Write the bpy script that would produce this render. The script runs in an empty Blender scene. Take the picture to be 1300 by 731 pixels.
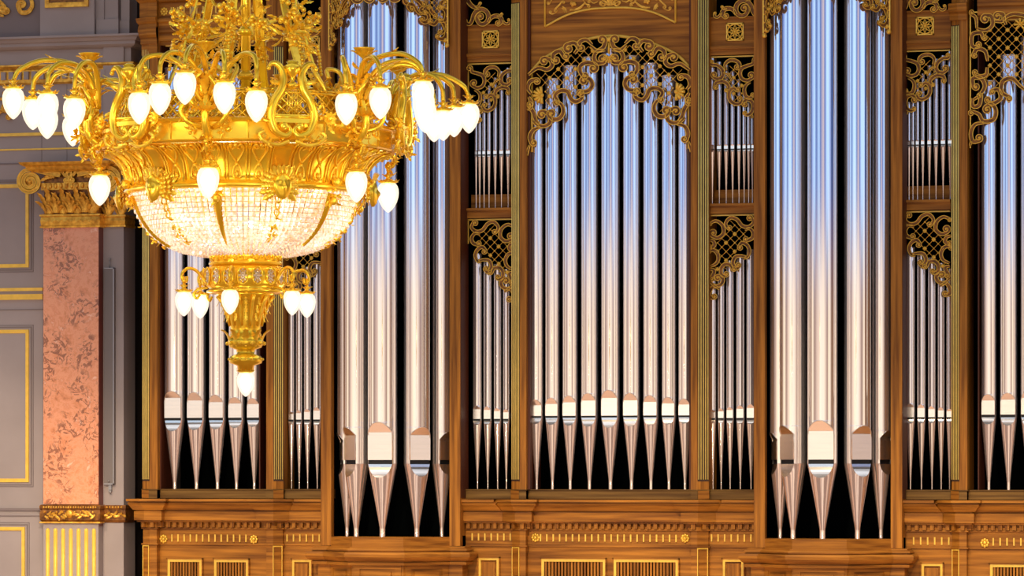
import bpy, math, random
from math import sin, cos, pi, sqrt, atan2, radians
from mathutils import Vector, Matrix
random.seed(7)
SC = bpy.context.scene
COL = SC.collection

# ------------------------------------------------------------------ camera geometry
F = 5000.0            # focal length in pixels of a 1300 px wide frame
TA = 0.28             # tangent of the angle between lens axis and the facade normal
AL = math.atan(TA)
D0 = 44.0
HZ = 600.0            # eye level row
CZ = 6.0
CAM = Vector((D0 * sin(AL), -D0 * cos(AL), CZ))
AX = Vector((-sin(AL), cos(AL), 0.0)); RT = Vector((cos(AL), sin(AL), 0.0)); UPV = Vector((0, 0, 1))
def U(px, py, Y):
    d = AX + RT * ((px - 650) / F) + UPV * ((HZ - py) / F)
    return CAM + d * ((Y - CAM.y) / d.y)
XC = U(770.6, 600, -.25).x
def uu(px, Y=0.0): return U(px, 600, Y).x - XC          # distance right of the organ's centre line
def zz(py, px=773, Y=0.0): return U(px, py, Y).z
PX = 0.0091           # metres per pixel on the facade

# ------------------------------------------------------------------ materials
MATS = {}
def nodes(name):
    m = bpy.data.materials.new(name); m.use_nodes = True
    nt = m.node_tree; nt.nodes.clear()
    out = nt.nodes.new('ShaderNodeOutputMaterial')
    MATS[name] = m
    return m, nt, out
def principled(name, col, rough=.5, metal=0., noise=0., nscale=(8, 8, 8), spec=.5, bump=0., detail=4., col2=None, rvar=0.):
    m, nt, out = nodes(name)
    b = nt.nodes.new('ShaderNodeBsdfPrincipled')
    nt.links.new(b.outputs[0], out.inputs[0])
    b.inputs['Base Color'].default_value = (*col, 1); b.inputs['Roughness'].default_value = rough
    b.inputs['Metallic'].default_value = metal; b.inputs['Specular IOR Level'].default_value = spec
    if noise or bump or rvar:
        tc = nt.nodes.new('ShaderNodeTexCoord'); mp = nt.nodes.new('ShaderNodeMapping')
        mp.inputs['Scale'].default_value = nscale
        nt.links.new(tc.outputs['Object'], mp.inputs[0])
        n = nt.nodes.new('ShaderNodeTexNoise'); n.inputs['Detail'].default_value = detail; n.inputs['Scale'].default_value = 1
        nt.links.new(mp.outputs[0], n.inputs['Vector'])
        if noise:
            r = nt.nodes.new('ShaderNodeValToRGB')
            c2 = col2 or tuple(c * (1 - noise) for c in col)
            r.color_ramp.elements[0].position = .32; r.color_ramp.elements[1].position = .68
            r.color_ramp.elements[0].color = (*c2, 1); r.color_ramp.elements[1].color = (*col, 1)
            nt.links.new(n.outputs[0], r.inputs[0]); nt.links.new(r.outputs[0], b.inputs['Base Color'])
        if bump:
            bp = nt.nodes.new('ShaderNodeBump'); bp.inputs['Strength'].default_value = bump; bp.inputs['Distance'].default_value = .01
            nt.links.new(n.outputs[0], bp.inputs['Height']); nt.links.new(bp.outputs[0], b.inputs['Normal'])
        if rvar:
            mr = nt.nodes.new('ShaderNodeMapRange'); mr.inputs[3].default_value = rough - rvar; mr.inputs[4].default_value = rough + rvar
            nt.links.new(n.outputs[0], mr.inputs[0]); nt.links.new(mr.outputs[0], b.inputs['Roughness'])
    return m
WOODC = (.50, .195, .022); WOODD = (.18, .058, .006)
principled('wood_v', WOODC, .5, 0, .4, (26, 26, 1.1), .22, .12, 6, WOODD)
principled('wood_h', WOODC, .5, 0, .4, (1.1, 2.2, 26), .22, .12, 6, WOODD)
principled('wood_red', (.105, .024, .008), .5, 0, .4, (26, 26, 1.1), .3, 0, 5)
principled('wood_dark', (.03, .014, .006), .7, 0, .3, (4, 4, 4))
principled('shade_black', (.0015, .002, .0022), .9, spec=0)  # near-black: shade of the unlit depth put into the colour
principled('pipe', (.93, .88, .84), .06, .85, .05, (14, 14, .35), .5, 0, 3, (.84, .79, .80), .02)
principled('pipe_lip', (.92, .83, .73), .20, .95, .04, (3, 3, 60), .5, 0, 3)
principled('pipe_small', (.88, .82, .79), .13, .8)
principled('pipe_foot', (.95, .80, .71), .09, .80, .05, (14, 14, .6), .5, 0, 3, (.86, .72, .66), .03)
principled('slot', (.008, .008, .009), .6)
principled('gilt', (1.0, .60, .07), .3, .35, .15, (30, 30, 30), .5, .25, 3)
principled('gilt_leaf', (1.0, .56, .07), .36, .5, .5, (18, 18, 18), .5, .4, 4, (.55, .24, .02))
principled('gilt_paint', (.95, .58, .07), .35, .1, .2, (10, 10, 10))
principled('carved', (.33, .125, .018), .38, .45, .5, (22, 22, 22), .5, .2, 3, (.10, .032, .006))
principled('brass', (1.0, .70, .045), .22, .68, .12, (7, 7, 7), .5, 0, 3, (1.0, .60, .03), .06)
principled('brass_leaf', (1.0, .72, .06), .28, .55, .3, (30, 30, 30), .5, .3, 3, (1.0, .56, .025))
principled('plaster', (.36, .30, .285), .8, 0, .10, (2, 2, 2), .2, .05, 5, (.32, .265, .25))
principled('plaster_line', (.20, .155, .15), .8)
principled('plaster_dark', (.055, .043, .04), .8)
principled('box_grey', (.17, .14, .13), .55, 0)
principled('steel', (.35, .33, .33), .4, .6)
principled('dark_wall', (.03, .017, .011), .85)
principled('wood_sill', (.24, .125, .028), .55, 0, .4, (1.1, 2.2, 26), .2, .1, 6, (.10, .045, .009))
principled('gilt_flute', (1.0, .78, .22), .3, .1, .15, (10, 10, 10))  # extra brightness put in the colour, as little light reaches the flutes
principled('flute_ground', (.05, .02, .007), .6)
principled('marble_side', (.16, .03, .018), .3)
principled('floor_wood', (.92, .62, .46), .35, 0, .2, (1, 8, 1), .4)

def marble():
    m, nt, out = nodes('marble')
    b = nt.nodes.new('ShaderNodeBsdfPrincipled'); nt.links.new(b.outputs[0], out.inputs[0])
    b.inputs['Roughness'].default_value = .22
    tc = nt.nodes.new('ShaderNodeTexCoord')
    n0 = nt.nodes.new('ShaderNodeTexNoise'); n0.inputs['Scale'].default_value = 2.2; n0.inputs['Detail'].default_value = 3
    nt.links.new(tc.outputs['Object'], n0.inputs['Vector'])
    mx = nt.nodes.new('ShaderNodeMix'); mx.data_type = 'VECTOR'; mx.inputs['Factor'].default_value = .22
    nt.links.new(tc.outputs['Object'], mx.inputs['A']); nt.links.new(n0.outputs['Color'], mx.inputs['B'])
    n1 = nt.nodes.new('ShaderNodeTexNoise'); n1.inputs['Scale'].default_value = 9; n1.inputs['Detail'].default_value = 9; n1.inputs['Roughness'].default_value = .7
    nt.links.new(mx.outputs['Result'], n1.inputs['Vector']) if False else nt.links.new(mx.outputs[1], n1.inputs['Vector'])
    r = nt.nodes.new('ShaderNodeValToRGB'); e = r.color_ramp.elements
    e[0].position = .28; e[0].color = (.45, .14, .05, 1); e[1].position = .42; e[1].color = (.72, .27, .12, 1)
    for p, c in ((.50, (.80, .34, .18)), (.58, (.70, .25, .11)), (.68, (.88, .52, .36))):
        x = e.new(p); x.color = (*c, 1)
    nt.links.new(n1.outputs[0], r.inputs[0])
    # brown veining gathered in patches
    v = nt.nodes.new('ShaderNodeTexNoise'); v.inputs['Scale'].default_value = 17; v.inputs['Detail'].default_value = 7; v.inputs['Roughness'].default_value = .65; v.inputs['Distortion'].default_value = 1.2
    nt.links.new(mx.outputs[1], v.inputs['Vector'])
    lt = nt.nodes.new('ShaderNodeMath'); lt.operation = 'LESS_THAN'; lt.inputs[1].default_value = .465
    nt.links.new(v.outputs[0], lt.inputs[0])
    n2 = nt.nodes.new('ShaderNodeTexNoise'); n2.inputs['Scale'].default_value = 2.6; n2.inputs['Detail'].default_value = 4
    nt.links.new(tc.outputs['Object'], n2.inputs['Vector'])
    g = nt.nodes.new('ShaderNodeMapRange'); g.inputs[1].default_value = .44; g.inputs[2].default_value = .54
    nt.links.new(n2.outputs[0], g.inputs[0])
    mu = nt.nodes.new('ShaderNodeMath'); mu.operation = 'MULTIPLY'
    nt.links.new(lt.outputs[0], mu.inputs[0]); nt.links.new(g.outputs[0], mu.inputs[1])
    m2 = nt.nodes.new('ShaderNodeMath'); m2.operation = 'MULTIPLY'; m2.inputs[1].default_value = .8
    nt.links.new(mu.outputs[0], m2.inputs[0])
    mc = nt.nodes.new('ShaderNodeMix'); mc.data_type = 'RGBA'
    nt.links.new(m2.outputs[0], mc.inputs[0]); nt.links.new(r.outputs[0], mc.inputs[6]); mc.inputs[7].default_value = (.22, .075, .035, 1)
    nt.links.new(mc.outputs[2], b.inputs['Base Color'])
marble()

def emis(name, col, s):
    m, nt, out = nodes(name)
    e = nt.nodes.new('ShaderNodeEmission'); e.inputs[0].default_value = (*col, 1); e.inputs[1].default_value = s
    nt.links.new(e.outputs[0], out.inputs[0])
emis('lamp_core', (1, .86, .60), 15.0)
def globe_mat():
    m, nt, out = nodes('globe_glass')
    t = nt.nodes.new('ShaderNodeBsdfTransparent'); t.inputs[0].default_value = (1, .97, .9, 1)
    g = nt.nodes.new('ShaderNodeBsdfGlossy'); g.inputs['Roughness'].default_value = .15
    e = nt.nodes.new('ShaderNodeEmission'); e.inputs[0].default_value = (1, .84, .62, 1); e.inputs[1].default_value = 1.7
    a = nt.nodes.new('ShaderNodeMixShader'); a.inputs[0].default_value = .12
    nt.links.new(t.outputs[0], a.inputs[1]); nt.links.new(g.outputs[0], a.inputs[2])
    c = nt.nodes.new('ShaderNodeMixShader'); c.inputs[0].default_value = .55
    nt.links.new(a.outputs[0], c.inputs[1]); nt.links.new(e.outputs[0], c.inputs[2])
    nt.links.new(c.outputs[0], out.inputs[0])
globe_mat()
def crystal_mat():
    m, nt, out = nodes('crystal')
    t = nt.nodes.new('ShaderNodeBsdfTranslucent'); t.inputs[0].default_value = (1, .96, .92, 1)
    tc = nt.nodes.new('ShaderNodeTexCoord'); vo = nt.nodes.new('ShaderNodeTexNoise'); vo.inputs['Scale'].default_value = 34; vo.inputs['Detail'].default_value = 2; nt.links.new(tc.outputs['Object'], vo.inputs['Vector'])
    cr = nt.nodes.new('ShaderNodeValToRGB'); cr.color_ramp.elements[0].position = .38; cr.color_ramp.elements[0].color = (.85, .62, .36, 1); cr.color_ramp.elements[1].position = .56; cr.color_ramp.elements[1].color = (1, .97, .94, 1)
    nt.links.new(vo.outputs[0], cr.inputs[0]); nt.links.new(cr.outputs[0], t.inputs[0])
    d = nt.nodes.new('ShaderNodeBsdfDiffuse'); d.inputs[0].default_value = (.95, .90, .84, 1)
    g = nt.nodes.new('ShaderNodeBsdfGlossy'); g.inputs['Roughness'].default_value = .08; g.inputs[0].default_value = (1, .95, .9, 1)
    a = nt.nodes.new('ShaderNodeMixShader'); a.inputs[0].default_value = .25
    nt.links.new(t.outputs[0], a.inputs[1]); nt.links.new(d.outputs[0], a.inputs[2])
    c = nt.nodes.new('ShaderNodeMixShader'); c.inputs[0].default_value = .5
    nt.links.new(a.outputs[0], c.inputs[1]); nt.links.new(g.outputs[0], c.inputs[2])
    nt.links.new(c.outputs[0], out.inputs[0])
crystal_mat()

# ------------------------------------------------------------------ mesh builder
class MB:
    def __init__(s): s.v = []; s.f = []; s.sm = []
    def add(s, vs, fs, smooth=False):
        o = len(s.v); s.v.extend([tuple(p) for p in vs])
        for q in fs: s.f.append(tuple(o + i for i in q)); s.sm.append(smooth)
    def box(s, x0, x1, y0, y1, z0, z1):
        if x0 > x1: x0, x1 = x1, x0
        if y0 > y1: y0, y1 = y1, y0
        if z0 > z1: z0, z1 = z1, z0
        s.add([(x0,y0,z0),(x1,y0,z0),(x1,y1,z0),(x0,y1,z0),(x0,y0,z1),(x1,y0,z1),(x1,y1,z1),(x0,y1,z1)],
              [(0,3,2,1),(4,5,6,7),(0,1,5,4),(1,2,6,5),(2,3,7,6),(3,0,4,7)])
    def prism(s, pts, y0, y1):            # polygon in x,z pushed from y0 (front) to y1
        n = len(pts)
        vs = [(x, y0, z) for x, z in pts] + [(x, y1, z) for x, z in pts]
        s.add(vs, [tuple(range(n)), tuple(range(2*n-1, n-1, -1))] + [(i, n+i, n+(i+1) % n, (i+1) % n) for i in range(n)])
    def prismz(s, pts, z0, z1):           # plan polygon x,y lifted from z0 to z1
        n = len(pts)
        vs = [(x, y, z0) for x, y in pts] + [(x, y, z1) for x, y in pts]
        s.add(vs, [tuple(range(n-1, -1, -1)), tuple(range(n, 2*n))] + [(i, (i+1) % n, n+(i+1) % n, n+i) for i in range(n)])
    def tube(s, path, r, n=8, cap=True, flat=1.0):
        path = [Vector(p) for p in path]; m = len(path)
        if m < 2: return
        rr = [r]*m if not hasattr(r, '__len__') else r
        vs = []; T0 = (path[1]-path[0]).normalized()
        up = Vector((0, 1, 0)) if abs(T0.y) < .8 else Vector((1, 0, 0))
        N = (up - T0*up.dot(T0)).normalized()
        for i in range(m):
            T = (path[min(i+1, m-1)] - path[max(i-1, 0)])
            if T.length < 1e-9: T = T0.copy()
            T.normalize(); N = N - T*N.dot(T)
            if N.length < 1e-6: N = T.orthogonal()
            N.normalize(); B = T.cross(N)
            for k in range(n):
                a = 2*pi*k/n
                vs.append(path[i] + N*(cos(a)*rr[i]*flat) + B*(sin(a)*rr[i]))
        fs = [(i*n+k, i*n+(k+1) % n, (i+1)*n+(k+1) % n, (i+1)*n+k) for i in range(m-1) for k in range(n)]
        if cap: fs += [tuple(range(n-1, -1, -1)), tuple((m-1)*n+k for k in range(n))]
        s.add(vs, fs, True)
    def lathe(s, prof, n=24, c=(0, 0, 0), smooth=True, a0=0.0, a1=2*pi, cap=True):
        full = abs(a1-a0-2*pi) < 1e-6; cols = n if full else n+1
        vs = [(c[0]+r*sin(a0+(a1-a0)*k/n), c[1]-r*cos(a0+(a1-a0)*k/n), c[2]+z) for r, z in prof for k in range(cols)]
        fs = [(i*cols+k, i*cols+(k+1) % cols, (i+1)*cols+(k+1) % cols, (i+1)*cols+k) for i in range(len(prof)-1) for k in range(n)]
        if full and cap:
            fs += [tuple(range(n-1, -1, -1)), tuple((len(prof)-1)*n+k for k in range(n))]
        s.add(vs, fs, smooth)
    def ball(s, c, r, n=8, m=5, sc=(1, 1, 1)):
        c = Vector(c); vs = []; fs = []
        for i in range(m+1):
            ph = pi*i/m
            for k in range(n):
                a = 2*pi*k/n
                vs.append((c.x+sc[0]*r*sin(ph)*cos(a), c.y+sc[1]*r*sin(ph)*sin(a), c.z+sc[2]*r*cos(ph)))
        for i in range(m):
            for k in range(n): fs.append((i*n+k, (i+1)*n+k, (i+1)*n+(k+1) % n, i*n+(k+1) % n))
        s.add(vs, fs, True)
    def sweep(s, path, prof, closed_ends=True):   # plan path [(x,y)] left to right, outward = towards -Y; prof [(out,z)] closed loop
        P = [Vector((p[0], p[1])) for p in path]; n = len(P); k = len(prof)
        nn = []
        for i in range(n-1):
            d = (P[i+1]-P[i]).normalized(); nn.append(Vector((d.y, -d.x)))
        off = []
        for i in range(n):
            if i == 0: off.append(nn[0])
            elif i == n-1: off.append(nn[-1])
            else:
                a, b = nn[i-1], nn[i]; off.append((a+b)/(1+a.dot(b)))
        vs = [(P[i].x+off[i].x*o, P[i].y+off[i].y*o, z) for i in range(n) for o, z in prof]
        fs = [(i*k+j, (i+1)*k+j, (i+1)*k+(j+1) % k, i*k+(j+1) % k) for i in range(n-1) for j in range(k)]
        if closed_ends: fs += [tuple(range(k)), tuple((n-1)*k+j for j in range(k-1, -1, -1))]
        s.add(vs, fs)
    def leaf(s, base, d, nrm, L, W, curl=.5, lobes=4, thick=.0):
        # serrated acanthus leaf: grows along d, curls towards nrm
        base = Vector(base); d = Vector(d).normalized(); nrm = Vector(nrm)
        nrm = (nrm - d*nrm.dot(d))
        nrm = nrm.normalized() if nrm.length > 1e-6 else d.orthogonal()
        sd = d.cross(nrm); M = lobes*2+1; vs = []; p = base.copy(); step = L/M
        for i in range(M+1):
            t = i/M; w = W*(.35+1.3*t)*(1-t)**.6*1.15*(1.0 if i % 2 else .62)
            if i == M: w = W*.04
            a = curl*2.2*t*t
            dd = d*cos(a)+nrm*sin(a); n2 = nrm*cos(a)-d*sin(a)
            up = W*.28
            for q in (-1, -.5, 0, .5, 1):
                vs.append(p + sd*(q*w) + n2*((1-abs(q))*up*(.6 if q == 0 else 1.3)))
            p = p + dd*step
        fs = [(i*5+j, i*5+j+1, (i+1)*5+j+1, (i+1)*5+j) for i in range(M) for j in range(4)]
        s.add(vs, fs, True)
    def build(s, name, mat, parent=None, loc=None, **props):
        me = bpy.data.meshes.new(name)
        me.from_pydata(s.v, [], s.f); me.polygons.foreach_set('use_smooth', s.sm)
        me.materials.append(MATS[mat]); me.update()
        o = bpy.data.objects.new(name, me); COL.objects.link(o)
        if parent: o.parent = parent
        if loc: o.location = loc
        for k, v in props.items(): o[k] = v
        return o
def empty(name, loc=(0, 0, 0), rz=0., parent=None, **props):
    o = bpy.data.objects.new(name, None); COL.objects.link(o)
    o.location = loc; o.rotation_euler = (0, 0, rz); o.empty_display_size = .1
    if parent: o.parent = parent
    for k, v in props.items(): o[k] = v
    return o
def copy_tree(o, parent=None):
    c = o.copy(); COL.objects.link(c); c.parent = parent
    for ch in list(o.children): copy_tree(ch, c)
    return c
def thing(name, label, cat, loc=(0, 0, 0), rz=0., group=None):
    p = dict(label=label, category=cat)
    if group: p['group'] = group
    return empty(name, loc, rz, None, **p)

def catmull(pts, n=6):
    P = [Vector(p) for p in pts]
    if len(P) == 2: return [P[0].lerp(P[1], i/n) for i in range(n+1)]
    P = [P[0]*2-P[1]] + P + [P[-1]*2-P[-2]]; out = []
    for i in range(1, len(P)-2):
        a, b, c, d = P[i-1:i+3]
        for k in range(n):
            t = k/n
            out.append(.5*((2*b)+(c-a)*t+(2*a-5*b+4*c-d)*t*t+(3*b-a-3*c+d)*t**3))
    out.append(P[-2]); return out

def spiral_tail(p, q, r, turns=1.3, n=16):
    """2-D spiral leaving p (coming from q); r>0 turns clockwise on screen (y down)"""
    d = (p-q).normalized(); nrm = Vector((-d.y, d.x))*(1 if r > 0 else -1); R = abs(r)
    c = p + nrm*R; a0 = atan2(p.y-c.y, p.x-c.x); sg = 1 if r > 0 else -1; out = []
    for i in range(1, n+1):
        t = i/n; a = a0+sg*turns*2*pi*t; rad = R*(1-.78*t)
        out.append(Vector((c.x+cos(a)*rad, c.y+sin(a)*rad)))
    return out

def scroll(body, edge, pts, M, w=2.0, c0=0., c1=0., h=2.2, taper=True, er=.42):
    """carved ribbon in picture-plane units; M(x,y,h) -> 3-D"""
    path = catmull([Vector(p) for p in pts], 5)
    if c1: path = path + spiral_tail(path[-1], path[-2], c1)
    if c0: path = list(reversed(spiral_tail(path[0], path[1], c0))) + path
    m = len(path); L = 0; ln = [0]
    for i in range(1, m): L += (path[i]-path[i-1]).length; ln.append(L)
    vs = []; le = []; ri = []
    for i in range(m):
        T = path[min(i+1, m-1)]-path[max(i-1, 0)]
        if T.length < 1e-6: T = Vector((1, 0))
        T.normalize(); N = Vector((-T.y, T.x)); t = ln[i]/L
        ww = w*(.42+.58*sin(pi*min(1, max(0, .06+.88*t)))) if taper else w
        p = path[i]
        for q, hh in ((-1, 0), (-1, .8*h), (-.55, h), (0, .55*h), (.55, h), (1, .8*h), (1, 0)):
            x = p+N*(q*ww); vs.append(M(x.x, x.y, hh))
        a = p-N*ww; b = p+N*ww
        le.append(M(a.x, a.y, h)); ri.append(M(b.x, b.y, h))
    fs = [(i*7+j, i*7+(j+1) % 7, (i+1)*7+(j+1) % 7, (i+1)*7+j) for i in range(m-1) for j in range(7)]
    body.add(vs, fs, True)
    if edge is not None:
        r = er*1.45*M.unit
        edge.tube(le, r, 5); edge.tube(ri, r, 5)
        for e, c in ((path[0], c0), (path[-1], c1)):
            if c: edge.ball(M(e.x, e.y, h), w*.55*(PX if not hasattr(M, 'unit') else M.unit), 8, 5)

def inpoly(x, y, poly):
    c = False; n = len(poly)
    for i in range(n):
        x1, y1 = poly[i]; x2, y2 = poly[i-1]
        if (y1 > y) != (y2 > y) and x < (x2-x1)*(y-y1)/(y2-y1)+x1: c = not c
    return c
def lattice(bars, studs, poly, M, x0, y0, dx, dy, w=.55, h=1.2, quad=True):
    xs = [p[0] for p in poly]; ys = [p[1] for p in poly]
    I0 = int((min(xs)-x0)/dx)-2; I1 = int((max(xs)-x0)/dx)+2; J0 = int((min(ys)-y0)/dy)-2; J1 = int((max(ys)-y0)/dy)+2
    u = PX if not hasattr(M, 'unit') else M.unit
    for i in range(I0, I1+1):
        for j in range(J0, J1+1):
            if (i+j) % 2: continue
            x = x0+i*dx; y = y0+j*dy
            for sx in (1, -1):
                mx = x+sx*dx/2; my = y+dy/2
                if inpoly(mx, my, poly):
                    bars.tube([M(x, y, h*.5), M(x+sx*dx, y+dy, h*.5)], w*u*.8, 5, False)
            if inpoly(x, y, poly):
                if quad and i % 2 == 0 and j % 2 == 0 and (i//2+j//2) % 2 == 0:
                    for ox, oy in ((1, 0), (-1, 0), (0, 1), (0, -1)):
                        studs.ball(M(x+ox*dx*.22, y+oy*dx*.22, h), min(dx*.27, 1.5)*u, 6, 4, (1, .6, 1))
                    studs.ball(M(x, y, h*1.3), min(dx*.2, 1.1)*u, 6, 4)
                else:
                    studs.ball(M(x, y, h), min(dx*.22, 1.15)*u, 6, 4, (1, .7, 1))
def conv(pts, ox, oy, k): return [(ox+x/k, oy+y/k) for x, y in pts]
def shell(mb, x, y, r, M, spread=1.5, ang=-pi/2, n=7):
    u = PX if not hasattr(M, 'unit') else M.unit
    for i in range(n):
        a = ang + spread*(i-(n-1)/2)/((n-1)/2)
        p0 = M(x, y, 1.5); p1 = M(x+cos(a)*r, y+sin(a)*r, 2.2)
        mb.tube([p0, Vector(p0).lerp(Vector(p1), .6), p1], [r*.10*u, r*.17*u, r*.2*u], 6)
    mb.ball(M(x, y, 2), r*.25*u, 8, 5)

# ================================================================== ORGAN PIPES
def pipe(label, u, Y, r, ztop, zarch, zcre, zsl, zsb, zlip, ztip, az=0., rt=None, small=False, group=None):
    """u,Y plan position of the axis; heights absolute; az turns the mouth (positive towards +X)"""
    rt = rt or r*.2
    root = thing('organ_pipe', label, 'organ pipe', (XC+u, Y, ztip), az, group)
    H = lambda z: z-ztip
    nb = 14 if small else 26; nf = 6
    k = .53 if not small else .6
    def ring(rad, z, tb, n=nb):       # back arc from tb round to 2pi-tb
        return [(rad*sin(tb+(2*pi-2*tb)*i/n), -rad*cos(tb+(2*pi-2*tb)*i/n), H(z)) for i in range(n+1)]
    zj = zsb+(zsl-zsb)*.1
    # --- body
    b = MB(); rows = []
    seg = []
    nseg = 3
    full = [ring(r, ztop, 0), ring(r, zarch, 0)]
    b.add(sum(full, []), [(i, i+1, nb+2+i, nb+1+i) for i in range(nb)], True)
    b.add([(0, 0, H(ztop))]+ring(r, ztop, 0), [(0, i+2, i+1) for i in range(nb)], False)
    if not small: b.lathe([(r*1.0, H(ztop)-.02), (r*1.035, H(ztop)-.015), (r*1.035, H(ztop)), (r*.96, H(ztop))], 28, cap=False)
    cut = []; na = 4 if small else 9
    for i in range(na+1):
        t = (i/na)**1.8; z = zarch+(zcre-zarch)*t; d = r*(1-(1-k)*t); cut.append((z, d))
    cut += [(zsl, r*k), (zj, r*k)]
    rr = [ring(r, z, math.acos(min(1, d/r))) for z, d in cut]
    b.add(sum(rr, []), [(m*(nb+1)+i, m*(nb+1)+i+1, (m+1)*(nb+1)+i+1, (m+1)*(nb+1)+i) for m in range(len(rr)-1) for i in range(nb)], True)
    b.build('body', 'pipe' if not small else 'pipe_small', root)
    # --- upper lip: flattened plate below the arch
    l = MB()
    g = []
    for z, d in cut[:-1]:
        hw = sqrt(max(0, r*r-d*d))
        g.append([(x*hw, -d, H(z)) for x in (-1, -.5, 0, .5, 1)])
    l.add(sum(g[:na+1], []), [(m*5+i, m*5+i+1, (m+1)*5+i+1, (m+1)*5+i) for m in range(na) for i in range(4)])
    zc2 = zcre-(zcre-zsl)*.10
    hw = sqrt(r*r-(r*k)**2)
    l.box(-hw, hw, -r*k-.012*min(1, r/.1), -r*k+.02*r, H(zsl), H(zc2)) if not small else l.add(g[-2]+g[-1], [(i, i+1, 6+i, 5+i) for i in range(4)])
    if not small: l.add(g[na]+[(x*hw, -r*k, H(zc2)) for x in (-1, -.5, 0, .5, 1)], [(i, i+1, 6+i, 5+i) for i in range(4)])
    if not small:
        e = [Vector((sgn*sqrt(max(0, r*r-d*d)), -d-.002, H(z))) for sgn, seq in ((-1, reversed(cut[:-1])), (1, cut[1:-1])) for z, d in seq]
        l.tube(e, r*.035, 6)
    l.build('upper_lip', 'pipe_lip', root)
    # --- mouth slot: dark box, the gap's shade put in its colour
    s = MB(); s.box(-hw*.99, hw*.99, -r*k+.12*r, -r*k+.2*r, H(zsb), H(zsl)); s.build('mouth_slot', 'slot', root)
    # --- foot with lower lip
    def R(z): return rt+(r*.995-rt)*min(1, max(0, (z-ztip-.12*(zj-ztip))/(.88*(zj-ztip))))
    ft = MB(); nl = 4 if small else 8; cutl = []
    for i in range(nl+1):
        t = 1-(1-i/nl)**1.8; z = zsb+(zlip-zsb)*t; d = r*k+(R(zlip)-r*k)*t**1.9; cutl.append((z, min(d, R(z))))
    cl = [(zj, min(r*k, R(zj)))]+cutl
    rr = [ring(R(z), z, math.acos(min(1, d/R(z)))) for z, d in cl]
    zm = [zlip+(ztip-zlip)*t for t in (0, .3, .6, .8, .84, .87, .94, 1)]
    ft.add(sum(rr, []), [(m*(nb+1)+i, m*(nb+1)+i+1, (m+1)*(nb+1)+i+1, (m+1)*(nb+1)+i) for m in range(len(rr)-1) for i in range(nb)], True)
    rr = [ring(R(z), z, 0) for z in zm]
    ft.add(sum(rr, []), [(m*(nb+1)+i, m*(nb+1)+i+1, (m+1)*(nb+1)+i+1, (m+1)*(nb+1)+i) for m in range(len(rr)-1) for i in range(nb)], True)
    if not small: ft.lathe([(r*.99, H(zj)-.004), (r*1.02, H(zj)), (r*.99, H(zj)+.004)], 28, a0=math.acos(k), a1=2*pi-math.acos(k), cap=False)
    ft.build('foot', 'pipe_foot', root)
    q = MB(); g = []
    for z, d in cutl:
        hw2 = sqrt(max(0, R(z)**2-d*d)); g.append([(x*hw2, -d, H(z)) for x in (-1, -.5, 0, .5, 1)])
    q.add(sum(g, []), [(m*5+i, m*5+i+1, (m+1)*5+i+1, (m+1)*5+i) for m in range(nl) for i in range(4)])
    q.build('lower_lip', 'pipe_lip', root)
    return root

ordn = ['first', 'second', 'third', 'fourth', 'fifth', 'sixth', 'seventh', 'eighth', 'ninth']
YP = -.02
# centre bay : axis px, radius px, arch, crease, lip, top
cen = [(775.3, 11.6, 495.3, 505.3, 543.2, 62), (802.0, 10.5, 499.2, 508.4, 541.5, 72), (826.7, 9.6, 502.2, 510.5, 540.2, 82), (849.6, 8.9, 504.6, 512.5, 539, 98), (870.0, 8.3, 506.7, 514, 538, 125)]
for i, (px, r, za, zc_, zl_, zt) in enumerate(cen):
    for s in ((1,) if i == 0 else (1, -1)):
        u = -.018+(0 if i == 0 else s*(uu(px, YP)-uu(775.3, YP)))
        if i == 0: lab = 'tallest polished tin organ pipe in the middle of the wide arched central bay'
        else: lab = 'tin organ pipe in the arched central bay, %s to the %s of its tallest pipe' % (ordn[i-1], 'right' if s > 0 else 'left')
        pipe(lab, u, YP, r*PX, zz(zt), zz(za), zz(zc_), zz(527.6), zz(530), zz(zl_), zz(621.3), group='pipes of the arched central bay')
# end bays (measured on the left one, mirrored)
endp = [(221.8, 12.3, 496.4, 505, 547.4, 86), (249.6, 11.4, 498, 508.4, 546, 76), (276.3, 10.5, 501.5, 510.6, 545, 80), (300.4, 9.8, 504.5, 512.4, 543.5, 100), (323.0, 8.8, 506, 513.3, 542, 130)]
for s in (-1, 1):
    for i, (px, r, za, zc_, zl_, zt) in enumerate(endp):
        if s < 0: lab = 'tin organ pipe in the far left bay below the chandelier, %s from the marble pilaster' % ordn[i]
        else:
            if i == 0: lab = 'wide tin organ pipe at the outer end of the far right bay'
            else: lab = 'tin organ pipe in the far right bay, %s from its gilt fluted pilaster' % ordn[4-i]
        pipe(lab, s*-uu(px, YP), YP, r*PX*1.04, zz(zt, 240), zz(za, 260), zz(zc_, 260), zz(530.3, 260), zz(533.6, 260), zz(zl_, 260), zz(622.8, 260),
             group='pipes of the far %s bay' % ('left' if s < 0 else 'right'))
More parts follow.
